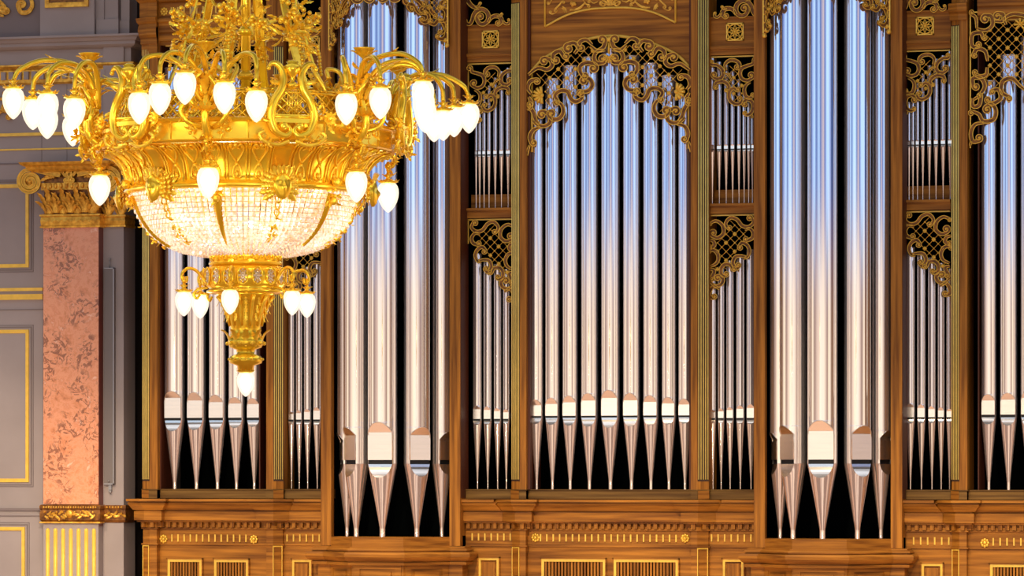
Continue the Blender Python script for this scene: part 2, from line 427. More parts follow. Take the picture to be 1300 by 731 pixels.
# narrow side sections: measured on section C (902-957); K mirrors inside the section
KS = uu(903)+uu(1207)
def TT(sec):
    return {'C': (lambda u: u), 'B': (lambda u: -u), 'D': (lambda u: KS-u), 'A': (lambda u: u-KS)}[sec]
secname = {'A': 'narrow section left of the left tower', 'B': 'narrow section right of the left tower', 'C': 'narrow section left of the right tower', 'D': 'narrow section right of the right tower'}
lowp = [(905.2, 4.0, 520, 523, 537), (915.6, 4.3, 518, 522, 537.3), (927.0, 4.8, 516.6, 520.5, 537.7), (940.0, 5.3, 514.4, 519, 538), (953.6, 5.8, 513.2, 518, 538.5)]
upp = [(904.4, 3.2, 73), (913.2, 3.1, 78), (922.0, 2.9, 82), (930.2, 2.6, 90), (938.3, 2.4, 100), (944.9, 2.2, 112), (950.6, 2.0, 122), (955.4, 1.7, 135)]
for sec in 'ABCD':
    T = TT(sec); edge = {'A': 'pilaster', 'B': 'pilaster', 'C': 'pilaster', 'D': 'pilaster'}[sec]
    for i, (px, r, za, zc_, zl_) in enumerate(lowp):
        pipe('slender lower pipe, %s from the tower post, %s' % (ordn[4-i], secname[sec]), T(uu(px, .02)), .02, r*PX, zz(345-i*7, 915), zz(za, 915), zz(zc_, 915), zz(530.4, 915), zz(533, 915), zz(zl_, 915), zz(620.8, 915), rt=.008, small=True,
             group='slender lower pipes of the narrow sections')
    for i, (px, r, zt) in enumerate(upp):
        pipe('thin upper pipe, %s from the tower post, %s' % (('eighth', 'seventh', 'sixth', 'fifth', 'fourth', 'third', 'second', 'first')[i], secname[sec]), T(uu(px, .02)), .02, r*PX, zz(zt, 930), zz(183.2, 930), zz(184.6, 930), zz(188.6, 930), zz(189.6, 930), zz(192.5, 930), zz(259.5, 930), rt=.006, small=True,
             group='thin upper pipes of the narrow sections')
# towers
TC = (uu(964, -.32)+uu(1138, -.32))/2                 # tower centre
PI_, PO = uu(971, -.32), uu(957, -.32)                # inner / outer edge of the inner post
hp = TC-PI_; hpo = TC-PO                              # half opening, half outer width
def half(a, b, Y): return (U(b, 600, Y).x-U(a, 600, Y).x)/2
h1 = half(437.0, 557.3, -.16); h2 = half(450.3, 527.0, -.45)
towp = [(0, -.60, 18.4, 536.7, 549.5, 606.2, 0, 'wide front pipe in the middle of the %s tower'),
        (-1, -.45, 16.2, 542.5, 553, 605.3, -43, 'wide pipe just left of the front pipe in the %s tower'),
        (1, -.45, 16.2, 542.8, 553, 605.0, 43, 'wide pipe just right of the front pipe in the %s tower'),
        (-2, -.16, 12.6, 550, 559, 602.5, -62, 'narrower pipe set back against the left post of the %s tower'),
        (2, -.16, 12.6, 548.2, 558, 602.5, 62, 'narrower pipe set back against the right post of the %s tower')]
TW = {-1: 'left', 1: 'right'}
for s in (-1, 1):
    for k, Y, r, za, zc_, zl_, az, lab in towp:
        du = {0: 0, 1: h2, 2: h1}[abs(k)]*(1 if k > 0 else -1)
        pipe(lab % TW[s]+' of the organ', s*TC+du, Y, r*PX*.985, zz(-60, 500), zz(za, 500), zz(zc_, 500), zz(584, 500), zz(589.3, 500), zz(zl_, 500), zz(680.2, 500), radians(az), rt=r*PX*.19,
             group='pipes of the %s tower' % TW[s])

# ================================================================== ORGAN CASE
ZF = 3.2                                             # stage floor
ZTOPC = zz(-70, 640)
Zs0, Zs1 = zz(621.2), zz(633.2)
def rail_v(mb, x0, x1, y0, y1, z0, z1): mb.box(XC+x0, XC+x1, y0, y1, z0, z1)
def sx(s, a, b): return (s*a, s*b) if s > 0 else (s*b, s*a)
YW = -.20      # pilaster face
YCH = -.135    # where its chamfer ends
# pilaster spans in u (right half), (wood inner, wood outer, gold end)
def XU(px, Y=YW): return uu(px, Y)
pils = [('inner', XU(877), XU(885.5), uu(900, YCH), +1),      # chamfer on the outer side
        ('outer', XU(1228), XU(1218), uu(1208, YCH), -1)]
ub = -uu(200, YW); ub2 = -uu(190, YW); ub3 = -uu(181, YCH)
pils.append(('end', ub, ub2, ub3, +1))
ptop = {'inner': (7, 652), 'outer': (62, 345), 'end': (65, 186)}
plabel = {('inner', -1): 'gilt fluted wooden pilaster left of the arched central bay', ('inner', 1): 'gilt fluted wooden pilaster right of the arched central bay',
          ('outer', -1): 'gilt fluted wooden pilaster directly right of the far left bay', ('outer', 1): 'gilt fluted wooden pilaster directly left of the far right bay',
          ('end', -1): 'gilt fluted wooden pilaster at the left end of the organ, beside the marble column', ('end', 1): 'gilt fluted wooden pilaster closing the far right bay on its outer side'}
def chamfer_strip(mb, xa, ya, xb, yb, z0, z1, n=5, rad=.0075, out=.006):
    for i in range(n):
        t = (i+.5)/n; x = xa+(xb-xa)*t; y = ya+(yb-ya)*t
        L = sqrt((xb-xa)**2+(yb-ya)**2); nx, ny = (yb-ya)/L, -(xb-xa)/L
        if ny > 0: nx, ny = -nx, -ny
        mb.tube([(x+nx*out, y+ny*out, z0), (x+nx*out, y+ny*out, z1)], L/n*.27, 6)
for s in (-1, 1):
    for nm, a, b, c, sd in pils:
        t = thing('fluted_pilaster', plabel[(nm, s)], 'pilaster', (XC+s*(a+b)/2, YW, Zs1), 0, 'gilt fluted pilasters of the organ case')
        ox = -(XC+s*(a+b)/2)
        m = MB()
        ins = a-(.0)*sd
        poly = [(XC+s*a, YW), (XC+s*b, YW), (XC+s*c, YCH), (XC+s*c, .25), (XC+s*a, .25)]
        if s*(b-a) < 0: poly = poly[::-1]
        m.prismz([(x+ox, y-YW) for x, y in poly], 0, ZTOPC-Zs1)
        m.build('shaft', 'wood_v', t)
        g = MB(); zt = zz(*ptop[nm])-Zs1-(.0); zb = zz(608.5)-Zs1
        chamfer_strip(g, XC+s*b+ox, 0, XC+s*c+ox, YCH-YW, zb, zt)
        g.build('gilt_fluting', 'gilt_flute', t)
        g = MB(); p0 = Vector((XC+s*b+ox, 0)); p1 = Vector((XC+s*c+ox, YCH-YW)); d_ = (p1-p0).normalized(); n_ = Vector((d_.y, -d_.x))
        if n_.y > 0: n_ = -n_
        g.prismz([tuple(p0+n_*.002), tuple(p1+n_*.002), tuple(p1-n_*.01), tuple(p0-n_*.01)], zb-.02, zt+.01); g.build('fluting_ground', 'flute_ground', t)
        k = MB()
        pp = [(XC+s*a, YW), (XC+s*b, YW), (XC+s*c, YCH)]
        if s*(b-a) < 0: pp = pp[::-1]
        pp = [(x+ox, y-YW) for x, y in pp]
        k.sweep(pp, [(-.01, zt+.06), (.03, zt+.06), (.03, zt+.12), (.055, zt+.16), (.055, zt+.24), (.02, zt+.25), (-.01, zt+.25)])
        kb = MB(); kb.sweep(pp, [(-.01, 0), (.012, 0), (.012, .10), (-.01, .10)]); kb.build('base_block', 'wood_h', t)
        if nm == 'end':
            Z = lambda p: zz(p, 205)-Zs1
            P = [(XC+s*a+ox, -.002), (XC+s*b+ox, -.002), (XC+s*c+ox, YCH-YW), (XC+s*c+ox, .4)]
            if s < 0: P = P[::-1]
            k.sweep(P, [(-.02, Z(72)), (.01, Z(72)), (.012, Z(52)), (.03, Z(50)), (.05, Z(40)), (.04, Z(33)), (.06, Z(30)), (.07, Z(25)), (.03, Z(24)), (.03, Z(6)), (.1, Z(-2)), (.1, Z(-9)), (-.02, Z(-9))])
        k.build('capital_block', 'wood_h', t)

# ---- lower case (console wall) in three runs: left of left tower, between, right of right tower
YB = -.12
def plan_run(kind):
    """front plan line, left to right, of the lower case"""
    inn, outp, end = pils
    def chain(s, p):   # points for one pilaster on side s ordered left->right
        nm, a, b, c, sd = p
        yb = YB
        pts = [(XC+s*a, yb), (XC+s*a, YW-.015), (XC+s*b, YW-.015), (XC+s*c, YCH-.0), (XC+s*c, -.10)]
        return pts if s*(b-a) > 0 else pts[::-1]
    if kind == 'mid':
        L = chain(-1, inn); R = chain(1, inn)
        return [(XC-(TC-hpo), -.10)]+L+R+[(XC+(TC-hpo), -.10)]
    o = chain(1, outp); e = chain(1, end)
    pr = [(XC+TC+hpo, -.10)]+o+e+[(XC+ub3+.001, .2)]
    if kind == 'right': return pr
    return [(2*XC-x, y) for x, y in pr][::-1]
clabel = {'left': ('wooden console wall below the far left bay with gilt rimmed grilles', 'left'), 'mid': ('long wooden console wall with dentils below the arched central bay', 'mid'),
          'right': ('wooden console wall with dentil cornice below the far right bay', 'right')}
z_ = lambda p: zz(p)
corn_prof = [(-.06, z_(634))]+[(o, z_(p)) for o, p in ((.17, 634), (.17, 637.2), (.140, 637.4), (.140, 638.6), (.157, 638.8), (.15, 641), (.12, 645.5), (.10, 648.4), (.068, 648.6), (.068, 650), (.088, 650.2), (.088, 661.8), (.06, 662.2), (.06, 664))]+[(-.06, z_(664))]
case = {}
for kind in ('left', 'mid', 'right'):
    lab, _ = clabel[kind]
    path = plan_run(kind)
    t = thing('console_wall', lab, 'organ case', (0, 0, 0), 0, 'console walls of the organ'); case[kind] = t
    m = MB(); m.sweep(path, corn_prof); m.build('cornice', 'wood_h', t)
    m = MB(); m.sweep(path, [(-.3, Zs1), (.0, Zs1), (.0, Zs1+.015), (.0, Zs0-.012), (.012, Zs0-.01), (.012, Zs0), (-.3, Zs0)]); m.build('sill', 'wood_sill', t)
    m = MB(); m.sweep(path, [(-.12, z_(634)), (-.005, z_(634)), (-.005, ZF), (-.12, ZF)]); m.build('wall_panel', 'wood_h', t)
    # frieze mouldings
    m = MB(); m.sweep(path, [(-.02, z_(692.3)), (.012, z_(692.3)), (.012, z_(694)), (-.02, z_(694))])
    m.sweep(path, [(-.02, z_(671.6)), (.014, z_(671.6)), (.014, z_(673)), (-.02, z_(673))]); m.build('frieze_moulding', 'wood_h', t)
    # dentils
    d = MB()
    for (x0, y0), (x1, y1) in zip(path, path[1:]):
        L = sqrt((x1-x0)**2+(y1-y0)**2)
        if L < .05: continue
        n = max(1, int(L/.0735)); ux, uy = (x1-x0)/L, (y1-y0)/L; nx, ny = uy, -ux
        for i in range(n):
            c = (i+.5)/n*L; w = .021
            P = [(x0+ux*(c+a)+nx*o, y0+uy*(c+a)+ny*o) for a, o in ((-w, .04), (w, .04), (w, -.02), (-w, -.02))]
            d.prismz(P, z_(671), z_(664.2))
    d.build('dentil_course', 'wood_v', t)
def flutes(t, u0, u1, n, Y, px=773):
    for i in range(n):
        x = XC+u0+(u1-u0)*(i/(n-1) if n > 1 else 0)
        m = MB(); m.box(x-.008, x+.008, Y-.008, Y+.01, zz(687.2, px), zz(678.0, px)); m.build('gilt_inlay', 'gilt_paint', t)
def rosette(t, u, z, Y, r=.042, n=8, name='rosette'):
    m = MB(); c = Vector((XC+u, Y, z))
    for i in range(n):
        a = 2*pi*i/n
        m.ball((c.x+cos(a)*r*.68, c.y-.006, c.z+sin(a)*r*.68), r*.33, 6, 4, (1, .5, 1))
    m.ball((c.x, c.y-.012, c.z), r*.42, 8, 5, (1, .6, 1))
    m.build(name, 'gilt', t)
def grille(t, u0, u1, Y, ztop, zbot, slats=True, fr=.03, n=None):
    x0, x1 = XC+min(u0, u1), XC+max(u0, u1)
    e = empty('grille' if slats else 'framed_panel', (0, 0, 0), 0, t)
    m = MB()
    m.prism([(x0, ztop), (x1, ztop), (x1-fr, ztop-fr), (x0+fr, ztop-fr)], Y-.022, Y+.01)
    m.prism([(x0, ztop), (x0+fr, ztop-fr), (x0+fr, zbot+fr), (x0, zbot)], Y-.022, Y+.01)
    m.prism([(x1, ztop), (x1-fr, ztop-fr), (x1-fr, zbot+fr), (x1, zbot)], Y-.022, Y+.01)
    m.prism([(x0, zbot), (x1, zbot), (x1-fr, zbot+fr), (x0+fr, zbot+fr)], Y-.022, Y+.01)
    m.build('gilt_rim', 'gilt_paint', e)
    m = MB(); w = .012
    for a, b in ((x0-w, x0), (x1, x1+w)): m.box(a, b, Y-.03, Y+.01, zbot-w, ztop+w)
    m.box(x0-w, x1+w, Y-.03, Y+.01, ztop, ztop+w); m.build('outer_moulding', 'wood_h', e)
    if slats:
        m = MB(); m.box(x0+fr, x1-fr, Y+.004, Y+.008, zbot+fr, ztop-fr); m.build('dark_backing', 'shade_black', e)
        n = n or int((x1-x0-2*fr)/.043); m = MB(); W = (x1-x0-2*fr)/n
        for i in range(n):
            c = x0+fr+W*(i+.5); m.box(c-W*.3, c+W*.3, Y-.012, Y+.003, zbot+fr, ztop-fr)
        m.build('slats', 'wood_v', e, kind='stuff')
    else:
        m = MB(); q = fr+.02; m.box(x0+q, x1-q, Y-.014, Y+.002, zbot+q, ztop-q); m.build('inner_panel', 'wood_v', e)
YG = YB-.0
t = case['mid']
flutes(t, uu(686.3, YG)-.0, uu(858.5, YG), 22, YG)
for s in (-1, 1): rosette(t, s*uu(869.8, YG), zz(682.5), YG, .052)
for s in (-1, 1):
    a, b = uu(779.5, YG), uu(861.5, YG)
    grille(t, *(sx(s, a, b)), YG, zz(709.3), ZF+.35, True, n=18)
    c0, c1 = uu(918, -.1), uu(944.5, -.1)
    grille(t, *(sx(s, c0, c1)), -.1, zz(709.5, 920), ZF+.35, False, .026)
    flutes(t, *(sx(s, uu(903.5, -.1), uu(953.5, -.1))), 7, -.10, 930)
for s in (-1, 1):
    t = case['left' if s < 0 else 'right']
    a, b = -uu(312.5, YG), -uu(218.5, YG)
    flutes(t, *(sx(s, a, b)), 13, YG, 260)
    for px in (207.6, 322.3): rosette(t, -s*uu(px, YG), zz(684, 260), YG, .052)
    for p0, p1 in ((213.5, 257), (272.5, 316)):
        grille(t, *(sx(s, -uu(p0, YG), -uu(p1, YG))), YG, zz(709.5, 260), ZF+.35, True, n=10)
    grille(t, *(sx(s, -uu(371.5, -.1), -uu(396, -.1))), -.1, zz(710, 385), ZF+.35, False, .026)
    flutes(t, *(sx(s, -uu(356.5, -.1), -uu(405.5, -.1))), 7, -.10, 385)
# gilt edged base panels under the pilasters
for s in (-1, 1):
    for nm, a, b, c, sd in pils:
        t = case['mid'] if nm == 'inner' else case['left' if s < 0 else 'right']
        m = MB(); zt = zz(694.5)
        for q in (0.05, .9):
            x = b+(c-b)*q; y = (YW-.015)+(YCH-YW+.015)*q
            m.box(XC+s*x-.004, XC+s*x+.004, y-.012, y+.02, ZF+.3, zt)
        xa, xb = b+(c-b)*.05, b+(c-b)*.9
        P = [(XC+s*xa, YW-.027), (XC+s*xb, YCH-.01), (XC+s*xb, YCH+.02), (XC+s*xa, YW)]
        m.prismz(P, zt-.014, zt); m.build('gilt_line', 'gilt_paint', t)

# ---- upper frames of the bays
def frame_box(mb, u0, u1, y0, y1, z0, z1): mb.box(XC+u0, XC+u1, y0, y1, z0, z1)
# central bay frame: stiles + arched board
ct = thing('arched_bay_frame', 'dark wooden frame with gilt arch over the central bay pipes', 'organ case', (XC, 0, Zs0), 0)
ct_o = -Zs0
m = MB()
YA = -.11
us = uu(876, YA)
arch = [(669.5, 90.4), (689, 73.5), (719, 57.5), (752, 47.3), (773, 44.6)]
AR = [(U(px, py, YA).x-XC, U(px, py, YA).z) for px, py in arch]; cxa = AR[-1][0]
AR = [(x-cxa, z) for x, z in AR]; AR[0] = (-us, AR[0][1])
ac = catmull([Vector(p) for p in AR], 5); ac = [(p.x, p.y) for p in ac]; ac = ac+[(-x, z) for x, z in ac[::-1][1:]]
ztopb = ZTOPC
vs = []; n = len(ac)
for y in (YA, YA+.05):
    for x, z in ac: vs += [(x, y, z+ct_o), (x, y, ztopb+ct_o)]
fs = []
for i in range(n-1):
    fs.append((2*i, 2*i+2, 2*i+3, 2*i+1)); fs.append((2*n+2*i+1, 2*n+2*i+3, 2*n+2*i+2, 2*n+2*i)); fs.append((2*i+2, 2*i, 2*n+2*i, 2*n+2*i+2))
m.add(vs, fs); m.build('arch_board', 'wood_h', ct)
m = MB()
for s in (-1, 1):
    a, b = sx(s, us-.04, XU(877)+.002); m.box(a, b, YA-.045, .25, 0, ZTOPC-Zs0) if False else m.box(*sx(s, us, XU(877)+.002), YA-.04, .3, 0, ZTOPC-Zs0)
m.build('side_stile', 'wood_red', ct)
g = MB()
g.tube([(x, YA-.012, z+ct_o-.01) for x, z in ac], .018, 6)
for s in (-1, 1): g.tube([(s*(us-.012), YA-.01, AR[0][1]+ct_o), (s*(us-.012), YA-.01, zz(192)+ct_o)], .014, 6)
g.build('gilt_arch_rim', 'gilt_paint', ct)
# panel above the arch
A2 = [(690.5, 34), (718, 19.5), (745, 12.3), (773, 10)]
B2 = [(U(px, py, YA).x-XC-cxa, U(px, py, YA).z) for px, py in A2]; B2[-1] = (0, B2[-1][1])
a2 = catmull([Vector(p) for p in B2], 5); a2 = [(p.x, p.y) for p in a2]; a2 = a2+[(-x, z) for x, z in a2[::-1][1:]]
g = MB(); g.tube([(x, YA-.01, z+ct_o) for x, z in a2], .013, 6)
for s in (-1, 1): g.tube([(s*a2[-1][0], YA-.01, a2[-1][1]+ct_o), (s*a2[-1][0], YA-.01, ztopb+ct_o)], .011, 6)
g.build('gilt_panel_rim', 'gilt_paint', ct)
class Map:
    def __init__(s, fn, unit=PX): s.fn = fn; s.unit = unit
    def __call__(s, x, y, h=0): return s.fn(x, y, h)
# gilded relief in the panel: palmette, two horns of plenty with scrolls
rl = MB(); re_ = MB()
for s in (-1, 1):
    def f(x, y, h, s=s):
        p = U(x, y, YA); return Vector((s*(p.x-XC-cxa), YA-h*PX, p.z+ct_o))
    M = Map(f)
    scroll(rl, None, [(763, 0), (768, 4), (765, 8), (761, 6)], M, 1.2, 0, 2.2, 1.2)
    scroll(rl, None, [(758, 2), (752, 4), (748, 1)], M, .9, 0, -2, 1.)
    scroll(rl, None, [(742, 3), (735, 10), (728, 12.5), (722, 13)], M, 1.6, 0, 0, 1.6)
    scroll(rl, None, [(738, -2), (742, 5), (746, 6)], M, 1.0, 0, 2.0, 1.2)
    scroll(rl, None, [(712, 2), (709, 6), (705, 10), (703, 12)], M, 1.1, 2, -2.2, 1.2)
    scroll(rl, None, [(705, 16), (700, 18), (697, 17)], M, .8, 0, 1.8, 1.)
    scroll(rl, None, [(700, -4), (698, 2), (696, 5)], M, .8, 0, 1.8, 1.)
    for i in range(9):
        a = i*2.4; q = .45*i**.5*2.2
        rl.ball(M(726+cos(a)*q*1.2, 5+sin(a)*q*.9, .8), .016, 6, 4)
    for i in range(6): rl.leaf(M(717, 11, .2), M(717+cos(2.6+i*.45)*5, 11-sin(2.6+i*.45)*5, .2)-M(717, 11, .2), (0, -1, 0), .055, .012, .4, 2)
for i in range(7):
    a = pi/2+(i-3)*.42
    rl.leaf((0, YA-.004, zz(8.5)+ct_o), (cos(a), 0, sin(a)), (0, -1, 0), .10, .016, .3, 2)
rl.build('gilt_relief', 'gilt_leaf', ct)

# narrow section frames
sflab = {'A': 'wooden frame with small rosette of the narrow section behind the chandelier chains', 'B': 'wooden frame with rosette plaque of the narrow section right of the left tower',
         'C': 'wooden frame with rosette plaque of the narrow section left of the right tower', 'D': 'wooden frame with rosette plaque of the narrow section right of the right tower'}
c0s, c1s = uu(900, YCH)-.01, PO+.01
def crest_design(): return [
    ([(103, 20), (130, 0), (120, -20)], 0, 0), ([(150, 290), (125, 275), (150, 255)], 0, 0)]
for sec in 'ABCD':
    T = TT(sec)
    t = thing('section_frame', sflab[sec], 'organ case', (XC+T((c0s+c1s)/2), 0, Zs0), 0, 'frames of the narrow pipe sections')
    o = XC+T((c0s+c1s)/2)
    x0, x1 = sorted((XC+T(c0s)-o, XC+T(c1s)-o)); Z = lambda p: zz(p, 622)-Zs0
    # this C-section level equals rows read at x=622 on section B
    m = MB()
    m.box(x0, x1, -.03, .03, Z(68), Z(32)); m.build('upper_panel', 'wood_h', t)
    m = MB()
    m.box(x0, x1, -.045, .03, Z(79), Z(68)); m.box(x0, x1, -.075, .03, Z(72), Z(68.5)); m.build('cross_rail', 'wood_h', t)
    m = MB(); m.box(x0, x1, -.055, .03, Z(33.5), Z(31.5)); m.build('top_fillet', 'wood_h', t)
    m = MB(); m.box(x0, x1, -.05, .3, Z(277), Z(264)); m.box(x0, x1, -.085, .3, Z(268), Z(264.5)); m.build('cross_rail', 'wood_h', t)
    m = MB(); m.box(x0, x1, .16, .2, Z(264), Z(245.5)); m.build('back_rail', 'wood_h', t)
    g = MB(); g.box(x0+.01, x1-.01, -.03, -.01, Z(81.8), Z(80.2)); g.box(x0+.01, x1-.01, -.03, -.01, Z(279.6), Z(278.0))
    xo = (XC+T(c1s)-o) + (.02 if T(c1s) < T(c0s) else -.02)
    g.box(xo-.006, xo+.006, -.03, -.01, Z(122), Z(81)); g.box(xo-.006, xo+.006, -.03, -.01, Z(309), Z(279)); g.build('gilt_edge', 'gilt_paint', t)
    # pierced square rosette plaque
    g = MB(); cx, cz, R = (x0+x1)/2, Z(50.5), .098; yf = -.034
    for a, b, c, d in ((-R, R, R-.012, R), (-R, R, -R, -R+.012), (-R, -R+.012, -R, R), (R-.012, R, -R, R)): g.box(cx+a, cx+b, yf-.014, yf, cz+c, cz+d)
    g.tube([(cx+cos(2*pi*i/24)*R*.86, yf-.006, cz+sin(2*pi*i/24)*R*.86) for i in range(25)], .009, 5)
    for i in range(8):
        a = 2*pi*i/8; P = [(cx+cos(a+q)*rr*R, yf-.008, cz+sin(a+q)*rr*R) for q, rr in ((0, .1), (.3, .45), (0, .84), (-.3, .45), (0, .1))]
        g.tube(P, .007, 5)
    for a in (1, 3, 5, 7): g.tube([(cx+cos(a*pi/4)*R*.86, yf-.006, cz+sin(a*pi/4)*R*.86), (cx+cos(a*pi/4)*R*1.3, yf-.006, cz+sin(a*pi/4)*R*1.3)], .014, 6)
    g.ball((cx, yf-.012, cz), .016, 8, 5, (1, .6, 1)); g.build('rosette_plaque', 'gilt', t)
    g = MB(); g.box(cx-R, cx+R, yf, yf+.006, cz-R, cz+R); g.build('plaque_ground', 'shade_black', t)
# towers
for s in (-1, 1):
    x = XC+s*TC
    t = thing('pipe_tower', 'projecting wooden tower frame with polygonal ledge, %s of the two towers' % TW[s], 'organ case', (x, -.3, zz(680.5, 500)), 0, 'projecting pipe towers')
    oz = -zz(680.5, 500); Zt = lambda p: zz(p, 500, -.5)+oz
    for q in (-1, 1):
        m = MB(); m.box(*sorted((q*hp, q*hpo)), -.02, .08, Zt(693)-.0, ZTOPC+oz); m.box(*sorted((q*(hpo-.025), q*hpo)), .08, .29, Zt(680), ZTOPC+oz)
        m.build('post', 'wood_v', t)
    for q in (-1, 1):
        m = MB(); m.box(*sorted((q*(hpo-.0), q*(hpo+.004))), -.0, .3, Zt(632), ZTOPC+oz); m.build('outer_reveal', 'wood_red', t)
    hw = half(448, 513, -.78)
    # plan is relative to the post face (y=0 at -0.30)
    front = [(-hp, -.02), (-hw, -.48), (hw, -.48), (hp, -.02)]
    m = MB(); m.prismz(front+[(hp, .3), (-hp, .3)], Zt(694), zz(680.2, 500)+oz-.004); m.build('base_board', 'wood_h', t)
    ex = .075
    P = [(-hpo-ex, .2), (-hpo-ex, -.06), (-hpo+.03, -.06), (-hw-.02, -.50), (hw+.02, -.50), (hpo-.03, -.06), (hpo+ex, -.06), (hpo+ex, .2)]
    P2 = [(-hpo-.03, .18), (-hpo-.03, -.03), (-hp+.0, -.04), (-hw, -.485), (hw, -.485), (hp, -.04), (hpo+.03, -.03), (hpo+.03, .18)]
    m = MB(); m.sweep(P2, [(-.06, Zt(693.5))]+[(o, Zt(p)) for o, p in ((.035, 693.5), (.035, 695.3), (.055, 695.8), (.07, 697.6), (.07, 698.8), (.050, 699.0), (.050, 700.3), (.10, 700.5), (.118, 703), (.115, 706.5), (.09, 710), (.07, 711.6), (.042, 711.8), (.042, 713.0), (.062, 713.2), (.058, 716.8))]+[(-.06, Zt(716.8))])
    m.build('ledge', 'wood_h', t)
    m = MB(); m.prismz([(a, b) for a, b in P2], ZF+oz, Zt(716)); m.build('corbel_wall', 'wood_h', t)
    # sunk panels with raised frames on the three faces
    m = MB()
    for (ax_, ay), (bx_, by) in zip(P2[2:5], P2[3:6]):
        L = sqrt((bx_-ax_)**2+(by-ay)**2); ux, uy = (bx_-ax_)/L, (by-ay)/L; nx, ny = uy, -ux
        def bar(a, b, z0, z1, o=.014):
            m.prismz([(ax_+ux*a+nx*o, ay+uy*a+ny*o), (ax_+ux*b+nx*o, ay+uy*b+ny*o), (ax_+ux*b-nx*.01, ay+uy*b-ny*.01), (ax_+ux*a-nx*.01, ay+uy*a-ny*.01)], z0, z1)
        bar(0.02, L*.16, ZF+oz+.3, Zt(717)); bar(L*.84, L-.02, ZF+oz+.3, Zt(717)); bar(L*.16, L*.84, Zt(721.5), Zt(717)); bar(L*.23, L*.77, ZF+oz+.4, Zt(724.5), .022)
    m.build('corbel_panels', 'wood_h', t)
    m = MB(); m.box(-hp, hp, .6, .62, Zt(680.6), ZTOPC+oz); m.build('dark_backing', 'shade_black', t)
# far bays: outer frame and entablature
for s in (-1, 1):
    a, b = -uu(331, -.1), ub
    t = thing('end_bay_frame', 'wooden entablature with gilt flutes over the far %s bay' % TW[s], 'organ case', (XC+s*(a+b)/2, 0, Zs0), 0, 'frames of the far bays')
    o = s*(a+b)/2; Z = lambda p: zz(p, 205)-Zs0; x0, x1 = sorted((s*a-o, s*b-o))
    m = MB()
    pr = [(-.02, Z(59)), (.02, Z(59)), (.02, Z(55)), (.05, Z(54)), (.05, Z(45)), (.06, Z(43)), (.06, Z(32)), (.09, Z(30)), (.09, Z(26)), (.03, Z(25)), (.03, Z(6)), (.08, Z(4)), (.11, Z(-4)), (.11, Z(-9)), (-.02, Z(-9))]
    m.sweep([(x0, -.1), (x1, -.1)], pr); m.box(x0, x1, -.1, .2, Z(59), ZTOPC-Zs0); m.build('entablature', 'wood_h', t)
    m = MB()
    for q in (x0, x1):
        m.box(q-.0, q+(.012 if q == x0 else -.012), -.12, .3, 0, Z(58))
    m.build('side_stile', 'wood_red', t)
    for i in range(13):
        xx = x0+(x1-x0)*(.12+.76*i/12)
        m = MB(); m.box(xx-.008, xx+.008, -.14, -.12, Z(21), Z(11.5)); m.build('gilt_inlay', 'gilt_paint', t)
    for q in (.045, .955):
        cxx = x0+(x1-x0)*q; m = MB()
        for i in range(8): m.ball((cxx+cos(i*pi/4)*.034, -.136, Z(16.5)+sin(i*pi/4)*.034), .017, 6, 4, (1, .5, 1))
        m.ball((cxx, -.14, Z(16.5)), .02, 8, 5, (1, .6, 1)); m.build('rosette', 'gilt', t)
    g = MB(); g.box(x0+.06, x1-.06, -.10, -.085, Z(60.6), Z(59)); g.build('gilt_edge', 'gilt_paint', t)
# sheet painted near-black for the shade inside the organ, and its rear timber
m = MB(); m.box(XC-ub3+.02, XC+ub3-.02, 1.05, 1.1, ZF, ZTOPC); m.build('wall_organ_inside', 'shade_black', kind='structure')
for s in (-1, 1):
    for k, (dx, z0, z1) in enumerate(((-1, 330, 250), (1, 330, 250))):
        pass

# ================================================================== CARVED GILT SCREENS
def make_screen(label, fns, scrolls, latt, group, Y, shells=(), w=2.2, extra=None, u0=0, kx=1, cat='carved screen', er=.42, zoff=None):
    """fns: list of maps (x,y,h)->world; scrolls: [(pts,c0,c1,w)]; latt: (poly,x0,y0,dx,dy)"""
    c = fns[0](0, 0, 0) if zoff is None else zoff
    t = thing('carved_screen', label, cat, c, 0, group)
    bd, ed, br, st = MB(), MB(), MB(), MB()
    for fn in fns:
        M = Map(lambda x, y, h, fn=fn: fn(x, y, h)-c)
        for sc_ in scrolls:
            pts, c0, c1 = sc_[:3]; ww = sc_[3] if len(sc_) > 3 else w
            scroll(bd, ed, pts, M, ww, c0, c1, 3.0, True, er)
        if latt:
            for poly, x0, y0, dx, dy in latt: lattice(br, st, poly, M, x0, y0, dx, dy)
        for x, y, r, sp, an in shells: shell(st, x, y, r, M, sp, an)
        if extra: extra(ed, M)
    bd.build('scrollwork', 'carved', t); ed.build('gilt_edging', 'gilt', t)
    if latt: br.build('lattice', 'gilt_leaf', t, kind='stuff'); st.build('studs', 'gilt', t, kind='stuff')
    elif shells: st.build('studs', 'gilt', t, kind='stuff')
    return t
def cv(L, ox, oy, k, w=None):
    out = []
    for it in L:
        pts, a, b = it[:3]; r = [conv(pts, ox, oy, k), a/k, b/k]
        if len(it) > 3: r.append(it[3])
        out.append(tuple(r))
    return out
